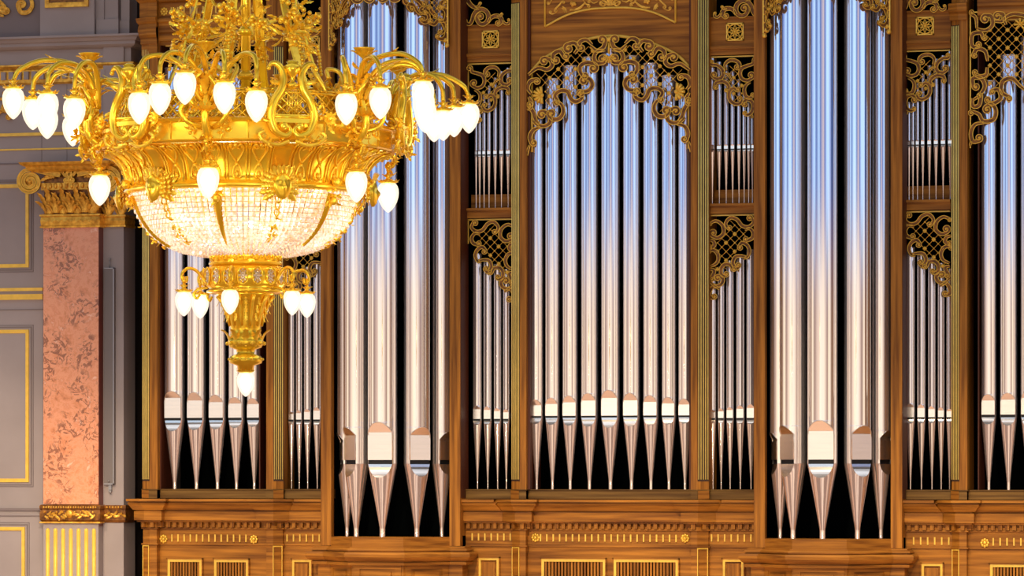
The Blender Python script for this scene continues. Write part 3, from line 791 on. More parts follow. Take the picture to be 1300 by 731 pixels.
# central arch screen: left half, mirrored about the bay's centre
k = 4.567
Lc = [([(395, 85), (430, 112), (468, 92), (480, 55)], 0, -20), ([(478, 108), (432, 118), (414, 150), (428, 183), (462, 183)], 0, -22),
      ([(350, 262), (334, 235), (336, 200), (372, 182), (415, 190)], -14, 24), ([(340, 352), (383, 343), (403, 312), (392, 280), (362, 268)], -12, -20),
      ([(205, 405), (188, 372), (218, 345), (260, 350), (278, 388), (305, 408), (340, 392), (347, 360)], 12, -15), ([(192, 402), (225, 425), (236, 465), (215, 503), (180, 510), (155, 492)], 0, 20),
      ([(60, 522), (90, 545), (130, 548), (160, 525), (152, 482), (120, 465)], 0, -20), ([(105, 556), (62, 572), (42, 612), (52, 648)], 0, -12),
      ([(35, 430), (62, 470), (75, 512), (100, 545)], 10, 0), ([(50, 362), (30, 330), (44, 290), (80, 280)], 0, 12), ([(35, 380), (50, 410), (45, 440)], 0, 10),
      ([(32, 252), (88, 212), (140, 222), (170, 200), (162, 168), (132, 155)], 0, -20), ([(240, 150), (215, 115), (180, 132), (176, 165)], -14, -18),
      ([(300, 130), (320, 98), (300, 68), (260, 76)], 0, -24), ([(402, 78), (370, 50), (335, 60), (326, 92)], 0, -15), ([(40, 660), (30, 690), (26, 720)], 0, 0, 1.4)]
pol = [(85, 245), (180, 232), (230, 150), (300, 128), (370, 80), (412, 110), (402, 180), (335, 190), (328, 250), (372, 268), (355, 345), (300, 395), (260, 345), (200, 350), (172, 400), (212, 450), (165, 490), (115, 460), (140, 385), (110, 310)]
YSC = -.155
cx0 = U(773, 100, YSC).x-XC
def fc(s):
    def f(x, y, h):
        p = U(x, y, YSC); return Vector((XC+s*(p.x-XC-cx0), YSC-h*PX, p.z))
    return f
c0 = U(773, 60, YSC); c0.x = XC
make_screen('large gilded scrollwork screen with diamond lattice under the central arch', [fc(-1), fc(1)], cv(Lc, 664, 40, k),
            [(conv(pol, 664, 40, k), 664+254/k, 40+165/k, 25/k, 26.2/k)], 'gilded carved screens', YSC, [(664+110/k, 40+370/k, 11, 1.5, pi*.98)], 2.5, None, zoff=c0)
# small link at the crown of the arch
t = thing('carved_cartouche', 'small gilded shell cartouche hanging at the crown of the central arch', 'carved ornament', c0)
mm = MB(); M = Map(lambda x, y, h: fc(-1)(x, y, h)-c0)
shell(mm, 773, 73, 7, M, 2.2, pi/2, 9); mm.ball(M(773, 50, 1), .03, 8, 5); mm.tube([M(773, 54, 1), M(773, 68, 1)], .014, 6); mm.build('shell', 'gilt', t)

# narrow sections
k = 8.6
Lu = [([(68, 120), (78, 150), (130, 152), (185, 190), (205, 245), (182, 293), (130, 303), (92, 278)], 12, 25), ([(235, 212), (225, 150), (270, 105), (340, 106), (382, 140), (377, 178)], 0, 22),
      ([(535, 98), (528, 140), (470, 160), (408, 190), (388, 250), (412, 305), (470, 322), (525, 295)], 24, -34), ([(112, 388), (130, 345), (190, 330), (240, 350), (267, 390), (246, 432)], -15, 10),
      ([(355, 432), (320, 408), (280, 430), (266, 490), (290, 550), (350, 580), (400, 558), (404, 520)], -18, -18), ([(500, 340), (455, 372), (435, 420), (450, 490), (492, 512), (530, 488)], 0, -12),
      ([(425, 565), (460, 530), (510, 545), (532, 600), (518, 662), (480, 695), (440, 690)], -22, 14), ([(512, 690), (520, 715), (518, 735)], 0, 0, 1.2), ([(205, 235), (260, 260), (300, 330)], 0, 0, 1.0)]
pu = [(225, 235), (300, 165), (375, 230), (395, 320), (440, 400), (420, 490), (345, 560), (295, 480), (262, 400), (225, 300)]
k2 = 6.09
Ld = [([(60, 112), (110, 95), (158, 130), (165, 190), (122, 225), (78, 212)], -8, 26), ([(200, 152), (183, 112), (220, 70), (270, 85), (310, 132), (360, 140), (397, 108), (384, 68)], -14, -18),
      ([(330, 162), (370, 155), (396, 190), (384, 230), (345, 246)], 0, 14), ([(285, 292), (310, 264), (350, 284), (367, 330), (350, 372), (318, 384)], -14, 0),
      ([(345, 372), (300, 365), (258, 372), (238, 418), (262, 465), (288, 445)], 0, -14), ([(236, 470), (215, 433), (170, 433), (145, 470), (155, 515), (186, 518)], -12, -14),
      ([(60, 562), (100, 595), (146, 585), (162, 545), (132, 520)], 0, -18), ([(135, 620), (90, 600), (60, 640), (60, 680), (90, 690)], 0, -14),
      ([(55, 320), (100, 325), (126, 370), (112, 420), (62, 448)], -12, 0), ([(50, 240), (85, 250), (96, 282), (68, 302)], 0, 10), ([(60, 470), (95, 480), (70, 540)], 0, -10)]
pd = [(105, 240), (170, 180), (230, 100), (300, 120), (345, 160), (330, 240), (285, 270), (250, 360), (200, 440), (130, 480), (85, 545), (60, 500), (120, 410), (115, 320)]
where = {'A': 'left of the left tower, behind the chandelier', 'B': 'between the left tower and the central bay', 'C': 'between the central bay and the right tower', 'D': 'between the right tower and the far right bay'}
YS2 = -.04
ulw = {'A': 61, 'B': 0}
for sec in 'ABCD':
    T = TT(sec)
    def f(x, y, h, T=T):
        p = U(x, y, YS2); return Vector((XC+T(p.x-XC), YS2-h*PX, p.z))
    make_screen('upper small gilded scroll screen '+where[sec], [f], cv(Lu, 895, 65, k), [(conv(pu, 895, 65, k), 895+315/k, 65+290/k, 45/k, 43/k)], 'gilded carved screens', YS2, (), 2.1, None, zoff=f(930, 76, 0), er=.36)
    make_screen('lower gilded lattice screen tapering downward '+where[sec], [f], cv(Ld, 892, 265, k2), [(conv(pd, 892, 265, k2), 892+183/k2, 265+263/k2, 33.5/k2, 34/k2)], 'gilded carved screens', YS2, (), 2.1, None, zoff=f(930, 276, 0), er=.36)
    # scroll crest on the upper panel
    kk = 9.13; Lr = [([(100, 255), (150, 285), (185, 240), (200, 180), (240, 130), (300, 110), (360, 150), (372, 220), (335, 275), (280, 280), (245, 240), (245, 195)], 12, 34),
        ([(370, 265), (400, 215), (440, 190), (500, 195), (525, 240), (500, 280)], 0, 18), ([(535, 225), (555, 262), (580, 280), (610, 270), (615, 235)], 0, -8, 1.4),
        ([(100, -60), (130, 0), (165, 55), (215, 90), (270, 105)], 14, 0), ([(215, 90), (260, 70), (272, 40)], 0, 8, 1.2), ([(470, 190), (510, 190), (522, 165)], 0, 8, 1.)]
    T2 = {'B': (lambda u: u), 'C': (lambda u: -u), 'A': (lambda u: -KS-u), 'D': (lambda u: KS+u)}[sec]
    def f2(x, y, h, T2=T2):
        p = U(x, y, YS2); return Vector((XC+T2(p.x-XC), YS2-h*PX, p.z))
    make_screen('carved scroll crest with gilt edges, '+where[sec], [f2], cv(Lr, 580, 0, kk), None, 'carved crests', YS2, (), 2.6, None, zoff=f2(620, 30, 0), er=.36)

# end bays (drawn on the right one)
k = 3.85
Le = [([(50, 68), (75, 90), (78, 140)], 8, 0, 1.8), ([(78, 140), (120, 150), (155, 125), (150, 82), (122, 76)], 0, -18), ([(165, 105), (205, 103), (208, 72), (182, 66)], 0, -14), ([(222, 122), (215, 92), (255, 70), (305, 75), (335, 90)], 0, 10),
      ([(110, 188), (98, 162), (60, 168), (52, 205), (62, 230), (88, 228)], -8, -10), ([(62, 268), (82, 240), (120, 252), (132, 300)], -8, 0), ([(130, 330), (125, 365), (95, 375), (68, 362)], 0, 8),
      ([(62, 425), (60, 385), (100, 384), (118, 425), (88, 470), (60, 490)], -14, 0), ([(58, 480), (60, 520), (90, 515), (100, 470)], 0, -8), ([(155, 442), (185, 440), (196, 480), (162, 505), (132, 500)], -8, 12),
      ([(240, 475), (202, 452), (205, 400), (250, 384), (290, 420), (315, 440)], 10, 0), ([(55, 545), (90, 560), (110, 592), (160, 585), (172, 540), (150, 510), (122, 522)], -10, -16),
      ([(115, 600), (70, 610), (50, 650), (60, 692), (92, 688)], 0, -14), ([(52, 690), (45, 715)], 0, 0, 1.2),
      ([(315, 440), (345, 420), (350, 380), (390, 350), (420, 370)], 0, 14), ([(410, 330), (400, 280), (440, 250), (480, 265)], -10, 12), ([(480, 230), (455, 190), (480, 150), (505, 160)], 0, 10),
      ([(335, 90), (375, 110), (410, 85), (440, 75)], 0, 12), ([(440, 130), (470, 95), (505, 80)], -12, 0), ([(505, 260), (490, 320), (505, 360)], -10, 10)]
pe = [(112, 170), (180, 110), (320, 100), (440, 120), (460, 200), (410, 300), (340, 400), (320, 425), (282, 400), (230, 380), (200, 410), (188, 440), (150, 440), (118, 410), (125, 350), (138, 300), (120, 240)]
for s in (-1, 1):
    def f(x, y, h, s=s):
        p = U(x, y, -.13); return Vector((XC+s*(p.x-XC), -.13-h*PX, p.z))
    lab = 'gilded lattice screen at the top of the far %s' % ('left bay, behind the chandelier' if s < 0 else 'right bay')
    def ex(ed, M):
        ed.box(*sorted((M(1231.2, 0).x, M(1232.8, 0).x)), M(0, 0).y-.012, M(0, 0).y, M(1232, 188).z, M(1232, 15.6).z)
        ed.box(*sorted((M(1231.2, 0).x, M(1354, 0).x)), M(0, 0).y-.012, M(0, 0).y, M(1232, 16.6).z, M(1232, 15).z)
    make_screen(lab, [f], cv(Le, 1220, 0, k), [(conv(pe, 1220, 0, k), 1220+185/k, 190/k, 21.7/k, 21.7/k)], 'gilded carved screens', -.13, [(1220+290/k, 120/k, 8, 2.4, -pi/2)], 2.4, ex, zoff=f(1290, 16, 0))

# tower screens: two slanting leaves per tower, following the polygonal front
kt = 6.09
Lt = [([(792, 95), (772, 70), (792, 48), (822, 62), (850, 100), (882, 125)], -16, 0), ([(868, 122), (900, 110), (940, 115), (950, 152), (920, 180), (890, 170)], 0, 14), ([(960, 182), (1000, 190), (1030, 160), (1070, 170), (1092, 220), (1060, 255)], 14, 14),
      ([(1102, 190), (1098, 270), (1065, 300), (1028, 290)], 0, 12), ([(1050, 50), (1100, 82), (1094, 150), (1052, 160)], -12, 10), ([(905, 60), (880, 85), (915, 110)], 0, -8), ([(735, -5), (745, 40), (790, 48)], 0, 0), ([(960, 60), (975, 95), (1010, 120)], -10, 10), ([(1090, 5), (1060, 20), (1070, 50)], 10, 8),
      ([(760, -40), (800, -10), (850, 10), (900, 50)], 12, -14)]
pt_ = [(740, -220), (1105, -220), (1105, 60), (1092, 165), (1000, 172), (945, 112), (860, 112), (805, 60), (748, 40)]
for s in (-1, 1):
    xl = {}
    for q in (-1, 1):
        cxt = XC+s*TC
        A = Vector((cxt+q*h_, -.80)) if False else Vector((cxt+q*half(448, 513, -.78), -.80)); B = Vector((cxt+q*(hp-.03), -.36))
        zk = lambda y: U(545, y/kt, -.5).z
        def f(x, y, h, A=A, B=B, q=q):
            t_ = (x-735)/(1112-735); p = A.lerp(B, t_); d = (B-A).normalized(); n = Vector((d.y, -d.x))
            if n.y > 0: n = -n
            p = p+n*(h*PX); return Vector((p.x, p.y, U(545, y, -.5).z))
        def fq(x, y, h, f=f): return f((x-390)*kt, y, h)
        def ex(ed, M):
            for xx in (390+1110/kt,):
                ed.tube([M(xx, 48, 1), M(xx, -60, 1)], .013, 6)
            ed.ball(M(390+1100/kt, 50, 1), .03, 8, 5)
        lab = 'gilded tower screen slanting back on the %s side of the %s tower front' % ('left' if q < 0 else 'right', TW[s])
        make_screen(lab, [fq], cv(Lt, 390, 0, kt), [(conv(pt_, 390, 0, kt), 390+985/kt, 22/kt, 36/kt/2*1.2, 36/kt/2*1.2)], 'gilded tower screens', -.5, (), 2.2, ex, zoff=fq(540, -10, 0), er=.36)
    cxt = XC+s*TC; hwf = half(448, 513, -.78)
    def ff(x, y, h): return Vector((cxt+x*PX, -.81-h*PX, U(500, y, -.8).z))
    Lf = []
    for q in (-1, 1):
        Lf += [([(q*2, -2), (q*8, 2), (q*14, -2), (q*14, -8)], 0, -q*3), ([(q*16, -6), (q*20, 1), (q*27, 1), (q*31, -5)], 0, -q*3), ([(q*30, -14), (q*24, -12), (q*20, -6)], 0, q*3)]
    make_screen('gilded scroll border across the front face of the %s tower top' % TW[s], [ff], Lf, [([(-33, -40), (33, -40), (33, -6), (-33, -6)], 0, -14, 3.5, 3.5)], 'gilded tower screens', -.8, (), 2.0, None, zoff=ff(0, -8, 0), er=.36)
    # outer gilt cheek between screen and post
    for q in (-1, 1):
        t = thing('screen_cheek', 'narrow studded gilt cheek beside the %s post of the %s tower' % ('left' if q < 0 else 'right', TW[s]), 'carved ornament', (cxt+q*(hp-.01), -.36, U(500, 57, -.4).z))
        m = MB(); x0 = q*.0; m.box(-.012, .012, -.03, .02, 0, .58*1.4)
        m.build('cheek', 'carved', t); m = MB()
        m.box(q*.012-.007, q*.012+.007, -.04, -.028, 0, .8)
        for i in range(9): m.ball((0, -.035, .03+i*.09), .009, 6, 4)
        m.ball((0, -.03, -.02), .028, 8, 5); m.build('gilt_strip', 'gilt', t)

# ================================================================== LEFT WALL
YL = .12
def WX(px, Y=YL): return U(px, 600, Y).x
def WZ(py, Y=YL, px=60): return U(px, py, Y).z
xL = WX(-120); ZTW = WZ(-80)
m = MB(); m.box(xL, WX(132), YL, YL+.3, ZF, ZTW); m.build('wall_left', 'plaster', kind='structure')
m = MB(); m.box(WX(131, .04), WX(157, .04), .04, .4, ZF, WZ(60)); m.build('wall_left_pier', 'plaster', kind='structure')
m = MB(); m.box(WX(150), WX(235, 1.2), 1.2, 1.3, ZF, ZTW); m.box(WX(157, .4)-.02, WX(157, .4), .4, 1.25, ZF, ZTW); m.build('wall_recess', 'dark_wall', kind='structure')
m = MB(); m.box(xL, XC+ub3+.6, -3.6, 1.3, ZF-.2, ZF); m.build('floor', 'floor_wood', kind='structure')
m = MB(); m.box(xL, XC+ub3+6, 1.32, 1.42, ZF, ZTW+7); m.build('wall_back', 'dark_wall', kind='structure')
# framed wall panels
def wall_panel(px1, py0, py1, n):
    x1 = WX(px1); z0, z1 = WZ(py1), WZ(py0); x0 = xL+.2
    def frame(mb, a, w, y0, y1):
        mb.box(x1-a-w, x1-a, y0, y1, z0+a+w, z1-a-w); mb.box(x0, x1-a, y0, y1, z1-a-w, z1-a); mb.box(x0, x1-a, y0, y1, z0+a, z0+a+w)
    m = MB(); frame(m, -.055, .008, YL-.006, YL+.01); frame(m, -.033, .010, YL-.012, YL+.01); m.build('trim_%d' % n, 'plaster_line', kind='structure')
    m = MB(); frame(m, 0, .030, YL-.02, YL+.01); frame(m, .030, .012, YL-.012, YL+.01); m.build('trim_%d' % (n+1), 'gilt_paint', kind='structure')
wall_panel(37, 233, 339, 1); wall_panel(37, 418, 612, 3); wall_panel(32, 669, 900, 5)
m = MB()
x1w = WX(55)
for a, b, o in ((365, 369, .03), (373, 380, .03)): m.box(xL, x1w, YL-o, YL+.01, WZ(b), WZ(a))
for a, b, o in ((168, 172, .02), (188, 190, .01)): m.box(xL, WX(132), YL-o, YL+.01, WZ(b), WZ(a))
m.build('trim_7', 'gilt_paint', kind='structure')
m = MB()
for a, b, o in ((392, 393, .012), (645, 648, .03), (654, 655.5, .01), (206, 207.5, .01)): m.box(xL, WX(132) if a < 300 else x1w, YL-o, YL+.01, WZ(b), WZ(a))
m.box(WX(85)-.003, WX(85)+.003, YL-.003, YL+.01, WZ(206), WZ(108)); m.box(WX(53)-.003, WX(53)+.003, YL-.003, YL+.01, WZ(206), WZ(172))
m.build('trim_8', 'plaster_line', kind='structure')
# great cornice
xr = WX(163)
def wprof(L): return [(o, WZ(p)) for o, p in L]
m = MB(); m.sweep([(xL, YL), (xr, YL), (xr, YL+.5)], wprof([(-.05, 48), (.20, 48), (.20, 50.5), (.17, 52), (.15, 55.5), (.13, 56), (.13, 60), (.10, 62.5), (.06, 64), (.05, 64.5), (.05, 82), (-.05, 82)])); m.build('trim_9', 'plaster', kind='structure')
m = MB(); m.sweep([(xL, YL), (xr, YL), (xr, YL+.5)], wprof([(-.05, 82.5), (.10, 82.5), (.10, 84.5), (.07, 87), (.05, 89), (.05, 105), (.02, 107), (-.05, 107)])); m.build('trim_10', 'gilt_leaf', kind='structure')
m = MB()
for i in range(60):
    xx = xL+.1+i*.095
    if xx > xr-.05: break
    m.box(xx, xx+.055, YL-.085, YL, WZ(101), WZ(91))
m.build('trim_11', 'plaster', kind='structure')
# attic blocks above the cornice
m = MB()
m.box(WX(53.5), WX(122), YL-.06, YL+.1, WZ(48), ZTW); m.box(WX(123), WX(149), YL+.02, YL+.2, WZ(48), ZTW); m.box(WX(123), WX(151), YL-.02, YL+.2, WZ(48), WZ(27)); m.box(WX(151), WX(162), YL+.06, YL+.3, WZ(48), ZTW); m.box(WX(151), WX(163), YL+.03, YL+.3, WZ(48), WZ(29))
m.build('wall_left_attic', 'plaster', kind='structure')
m = MB(); m.box(xL, WX(53.5), YL-.004, YL+.1, WZ(48), ZTW); m.build('wall_left_attic_field', 'plaster_line', kind='structure')
t = thing('picture_frame', 'bottom edge of a gilt framed painting high on the left wall', 'picture', (WX(88), YL-.06, WZ(11)))
m = MB(); W = (WX(116)-WX(61))/2
m.box(-W, W, -.03, 0, 0, .055); m.box(-W, -W+.05, -.03, 0, .055, .85); m.box(W-.05, W, -.03, 0, .055, .85); m.box(-W, W, -.03, 0, .85, .9); m.build('frame', 'gilt_leaf', t)
m = MB(); m.box(-W+.05, W-.05, -.012, 0, .05, .86); m.build('canvas', 'carved', t)
# wall ornaments
def wall_map(x, y, h): p = U(x, y, YL-.01); return Vector((p.x, p.y-h*PX, p.z))
def orn(label, scr, leaves, c):
    c = wall_map(*c, 0); t = thing('wall_ornament', label, 'carved ornament', c); a, b = MB(), MB(); M = Map(lambda x, y, h: wall_map(x, y, h)-c)
    for s_ in scr: scroll(a, b, s_[0], M, s_[3] if len(s_) > 3 else 1.8, s_[1], s_[2], 2.5, True, .5)
    for x, y, dx, dy, L, W in leaves: b.leaf(M(x, y, 1), M(x+dx, y+dy, 1)-M(x, y, 1), (0, -1, 0), L*PX, W*PX, .4, 3)
    a.build('scroll', 'gilt_leaf', t); b.build('leaves', 'gilt_leaf', t)
orn('gilded curling scroll on the dark attic field at the upper left corner', [([(38, -6), (42, 6), (37, 15), (28, 16), (24, 8)], 0, 5, 2.4)], [], (32, 5))
orn('gilded feathered ornament at the top left edge', [([(-6, 8), (2, 14), (8, 16)], 0, -2.5, 2.6), ([(-6, 0), (0, 2), (6, 8)], 0, 2, 2)], [(-2, 14, 1, .2, 13, 3.5), (-4, 18, 1, .3, 13, 3), (-3, 9, 1, .1, 11, 3), (-2, 5, 1, -.2, 9, 2.5)], (0, 12))
orn('pale gilded foliage spray on the frieze behind the left lamps', [([(-6, 150), (2, 142), (10, 141), (14, 147)], 0, 3, 1.4), ([(-6, 122), (2, 126), (9, 122)], 0, -3, 1.4), ([(2, 142), (6, 132), (12, 130)], 0, 2.5, 1.2)], [(0, 142, 1, -.6, 10, 2.5), (2, 140, 1, .5, 9, 2.5), (1, 126, 1, .5, 8, 2)], (4, 138))

# marble column with gilded capital and fluted pedestal
YM = -.10
def CX(px, Y=YM): return U(px, 600, Y).x
cx = (CX(55)+CX(125))/2; hwm = (CX(125)-CX(55))/2; zc = lambda p: U(90, p, YM).z
t = thing('marble_pilaster', 'peach marble pilaster with gilded capital and gilt fluted pedestal on left wall', 'pilaster', (cx, YM, ZF))
Z0 = ZF
m = MB(); m.box(-hwm, hwm, 0, .22, zc(640)-Z0, zc(289)-Z0); m.build('shaft', 'marble', t)
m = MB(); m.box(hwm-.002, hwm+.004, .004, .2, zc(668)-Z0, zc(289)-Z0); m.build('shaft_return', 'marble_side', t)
m = MB(); m.box(-hwm-.0, hwm-.0, .0, .22, 0, zc(664)-Z0); m.build('pedestal', 'plaster', t)
m = MB()
for i in range(7):
    x = -hwm+.055+i*(2*hwm-.11)/6
    m.tube([(x, .0, 0.0), (x, .0, zc(673)-Z0)], .024, 8); m.ball((x, .0, zc(673)-Z0), .024, 8, 6)
m.build('gilt_flutes', 'gilt_paint', t)
bnd = [(-hwm, .2), (-hwm, 0), (hwm, 0), (hwm, .14), (hwm+.0, .15)]
e = MB()
e.sweep([(-hwm, .2), (-hwm, 0), (hwm, 0), (hwm, .2)], [(-.01, zc(663.5)-Z0), (.012, zc(663.5)-Z0), (.014, zc(662)-Z0), (.03, zc(660)-Z0), (.033, zc(652)-Z0), (.025, zc(647)-Z0), (.035, zc(645.5)-Z0), (.035, zc(642)-Z0), (.02, zc(640.5)-Z0), (-.01, zc(640.5)-Z0)])
e.build('base_band', 'carved', t); e = MB()
rr_ = random.Random(3)
for i in range(22):
    x = -hwm+.02+i*(2*hwm-.04)/21; e.ball((x, -.036, zc(643.7)-Z0), .012, 6, 4)
for i in range(26):
    x = -hwm+.03+i*(2*hwm-.06)/25
    if abs(x) < .05: continue
    e.leaf((x, -.034, zc(653 if i % 2 else 655)-Z0), (1 if x < 0 else -1, -.1, rr_.uniform(-1.2, 1.4)), (0, -1, 0), .085, .022, .6, 3)
    if i % 3 == 0: e.ball((x, -.038, zc(650)-Z0), .013, 6, 4)
e.box(-hwm-.034, hwm+.034, -.036, .1, zc(664)-Z0, zc(662)-Z0)
e.ball((0, -.035, zc(652)-Z0), .045, 10, 6, (1, .5, 1.1))
e.build('gilt_relief', 'gilt_leaf', t)
# capital
e = MB(); P4 = [(-hwm, .2), (-hwm, 0), (hwm, 0), (hwm, .14)]
e.sweep(P4, [(-.01, zc(289)-Z0), (.03, zc(289)-Z0), (.032, zc(287)-Z0), (.02, zc(286)-Z0), (.028, zc(280)-Z0), (.02, zc(275)-Z0), (.034, zc(274)-Z0), (.034, zc(272)-Z0), (-.01, zc(271)-Z0)])
for i in range(18):
    x = -hwm+.02+i*(2*hwm-.04)/17; e.leaf((x, -.026, zc(280.5)-Z0), (1, 0, .35 if i % 2 else -.35), (0, -1, 0), .05, .013, .5, 2)
e.build('capital_astragal', 'gilt_leaf', t)
e = MB(); e.box(-hwm+.01, hwm-.01, 0, .2, zc(272)-Z0, zc(214)-Z0); e.build('capital_bell', 'carved', t)
e = MB()
for row, (n, zb, L, W) in enumerate(((6, 271, .33, .13), (5, 270, .20, .10))):
    for i in range(n-2 if row else n-2):
        x = -hwm+.075+(i+(.5 if row else 0))*(2*hwm-.15)/3
        if x > hwm: continue
        for q, ql in ((-2, .62), (-1, .86), (0, 1), (1, .86), (2, .62)): e.leaf((x+q*.014, -.014-.03*row, zc(zb)-Z0), (q*.27, -.05, 1), (q*.5, -1, 0), L*ql, W*.42, .45, 5)
e.build('acanthus_leaves', 'gilt_leaf', t)
e = MB(); g = MB(); Mc = Map(lambda x, y, h: U(x, y, YM-.03)-Vector((cx, YM, Z0))-Vector((0, h*PX, 0)))
e.box(-hwm-.01, hwm+.12, -.045, .1, zc(241)-Z0, zc(232)-Z0)
for i in range(11):
    x = -hwm+.04+i*(2*hwm-.02)/10; e.ball((x, -.05, zc(236)-Z0), .026, 8, 6, (.8, .8, 1.35))
for mx in (1, -1):
    Mq = Map(lambda x, y, h, mx=mx: Vector((mx*(Mc(x, y, h).x)+(0 if mx > 0 else .0), Mc(x, y, h).y, Mc(x, y, h).z)))
    scroll(e, g, [(78, 222), (60, 219), (44, 215)], Mq, 2.6, 0, 0, 4.5, False, .6)
    sp_ = [(39.5+(15.5-12.5*i/40)*cos(-pi/2-4.4*pi*i/40), 231+(15.5-12.5*i/40)*1.02*sin(-pi/2-4.4*pi*i/40)) for i in range(41)]
    scroll(e, g, sp_, Mq, 1.9, 0, 0, 4.5, False, .5)
    e.lathe([(.13, 0), (.13, .02), (.02, .03)], 20, Mq(39.5, 231, 1)) if False else e.ball(Mq(39.5, 231, -1), .115, 16, 8, (1, .25, 1))
    e.ball(Mq(39.5, 231, 4), .028, 10, 6)
    scroll(e, g, [(84, 224), (78, 216), (70, 214), (62, 219)], Mq, 1.8, 0, -3, 3)
    scroll(e, g, [(88, 228), (86, 220), (92, 214)], Mq, 1.6, 3, 0, 3)
    for i in range(4): e.leaf(Mq(70-i*3, 226, 2), Vector((-mx, 0, .5-.3*i)), (0, -1, 0), .1, .022, .5, 3)
e.build('volutes', 'gilt_leaf', t); g.build('volute_edging', 'gilt', t)
e = MB(); e.sweep([(-hwm-.0, .2), (-hwm-.0, -.0), (hwm, 0), (hwm, .2)], [(-.05, zc(218)-Z0), (.10, zc(218)-Z0), (.14, zc(215.5)-Z0), (.16, zc(212)-Z0), (.20, zc(210)-Z0), (.22, zc(206.5)-Z0), (-.05, zc(206.5)-Z0)]); e.build('abacus', 'gilt_leaf', t)
# half pilaster beside it : capital strip and base strip
t = thing('return_capital', 'narrow gilded return capital and base band on the grey pier beside marble pilaster', 'carved ornament', (CX(144, .03), .04, zc(287)))
w2 = (CX(157, .03)-CX(131, .03))/2; zq = zc(287)
e = MB(); e.sweep([(-w2, 0), (w2, 0), (w2, .3)], [(0, -.01), (.03, -.01), (.03, .01), (.015, .02), (.024, .06), (.015, .1), (.03, .11), (.03, .13), (0, .13)])
e.sweep([(-w2, 0), (w2, 0), (w2, .3)], [(0, zc(222)-zq), (.06, zc(222)-zq), (.14, zc(212)-zq), (.14, zc(207)-zq), (0, zc(207)-zq)])
for i in range(2):
    x = -w2+.06+i*(2*w2-.10)
    for q, ql in ((-2, .62), (-1, .86), (0, 1), (1, .86), (2, .62)): e.leaf((x+q*.014, -.014, .13), (q*.27, -.05, 1), (q*.5, -1, 0), .29*ql, .04, .45, 5)
e.build('foliage', 'gilt_leaf', t)
e = MB(); e.sweep([(-w2, 0), (w2, 0), (w2, .3)], [(0, zc(663.5)-zq), (.012, zc(663)-zq), (.03, zc(660)-zq), (.03, zc(647)-zq), (.035, zc(645)-zq), (.035, zc(641)-zq), (0, zc(641)-zq)]); e.build('base_band', 'carved', t); e = MB()
for i in range(7): e.ball((-w2+.02+i*(2*w2-.04)/6, -.036, zc(643.7)-zq), .012, 6, 4)
for i in range(10): e.leaf((-w2+.02+i*.024, -.034, zc(653 if i % 2 else 655)-zq), (1 if i % 2 else -1, -.1, .8-.3*(i % 5)), (0, -1, 0), .08, .022, .6, 3)
e.build('base_relief', 'gilt_leaf', t)
# slender grey duct box on the pier
t = thing('cable_box', 'tall slim grey metal cable box fixed on the pier beside the marble pilaster', 'cable box', (CX(140, .03), .03, zc(615)))
w3 = (CX(146.5, .03)-CX(133.5, .03))/2; hh = zc(340)-zc(615)
e = MB(); e.box(-w3, w3, -.04, .01, 0, hh); e.build('body', 'box_grey', t)
e = MB(); e.box(w3-.012, w3, -.048, -.04, 0, hh); e.box(-w3, w3, -.048, -.04, 0, .014); e.box(-w3, w3, -.048, -.04, hh-.012, hh); e.build('edge_trim', 'steel', t)
e = MB(); e.box(-.015, .02, -.02, .01, -.08, 0); e.tube([(.01, -.02, -.06), (.01, -.03, -.1)], .012, 6); e.tube([(0, -.02, hh), (0, -.02, hh+.1)], .006, 6); e.ball((0, -.02, hh+.1), .014, 6, 4); e.ball((0, -.05, .04), .012, 6, 4); e.build('bracket', 'steel', t)

# ================================================================== CHANDELIER
S = .0048; ZB = 503.0
D_CH = 24.0
dch = AX + RT*((312-650)/F)
pch = CAM + dch*D_CH
rzc = AL + math.atan((650-312)/F)
zh = lambda py: (ZB-py)*S
CH = thing('chandelier', 'huge golden chandelier with glowing lamp globes and crystal bowl before the organ', 'chandelier', (pch.x, pch.y, CZ+(HZ-ZB)*S), rzc)
PH = radians(-14)
def A(i, off=0): return PH+radians(60*i+off)
def rad(R, th, py, t=0):      # local point: radius, azimuth (towards right), on-axis row, tangential offset
    return Vector(((R*sin(th)+t*cos(th))*S, (-R*cos(th)+t*sin(th))*S, zh(py)))
rn = random.Random(11)
# --- band, cove, rims
m = MB()
m.lathe([(170*S, zh(196)), (188*S, zh(195)), (191*S, zh(193)), (189*S, zh(191.5)), (189*S, zh(171)), (192*S, zh(169)), (194*S, zh(166)), (190*S, zh(164.5)), (168*S, zh(164))], 24, smooth=False, cap=False)
for i in range(24):
    th = PH+2*pi*(i+.5)/24
    if i % 2 == 0: m.ball(rad(188, th, 180), 4.2*S, 10, 6)
    p = rad(189.5, PH+2*pi*i/24, 180); m.tube([p+Vector((0, 0, 11*S)), p-Vector((0, 0, 11*S))], .7*S, 5)
m.build('band', 'brass', CH)
cove = [(187, 196), (176, 198), (167, 203), (159, 211), (154, 220), (151, 231), (150, 240)]
m = MB(); m.lathe([(r*S, zh(y)) for r, y in cove]+[(153*S, zh(242)), (155*S, zh(245)), (153*S, zh(247)), (148*S, zh(249)), (140*S, zh(249))], 72, cap=False)
m.build('cove', 'brass', CH)
m = MB(); sc_ = MB()
cpath = catmull([Vector(p) for p in cove], 4)
def cov(th, v, h=0):   # v in 0..1 from top
    i = min(int(v*(len(cpath)-1)), len(cpath)-2); f = v*(len(cpath)-1)-i; p = cpath[i].lerp(cpath[i+1], f); T = (cpath[i+1]-cpath[i]).normalized(); N = Vector((-T.y, -T.x)) if False else Vector((T.y, -T.x))
    if N.x < 0: N = -N
    return rad(p.x+N.x*h, th, p.y+N.y*h)
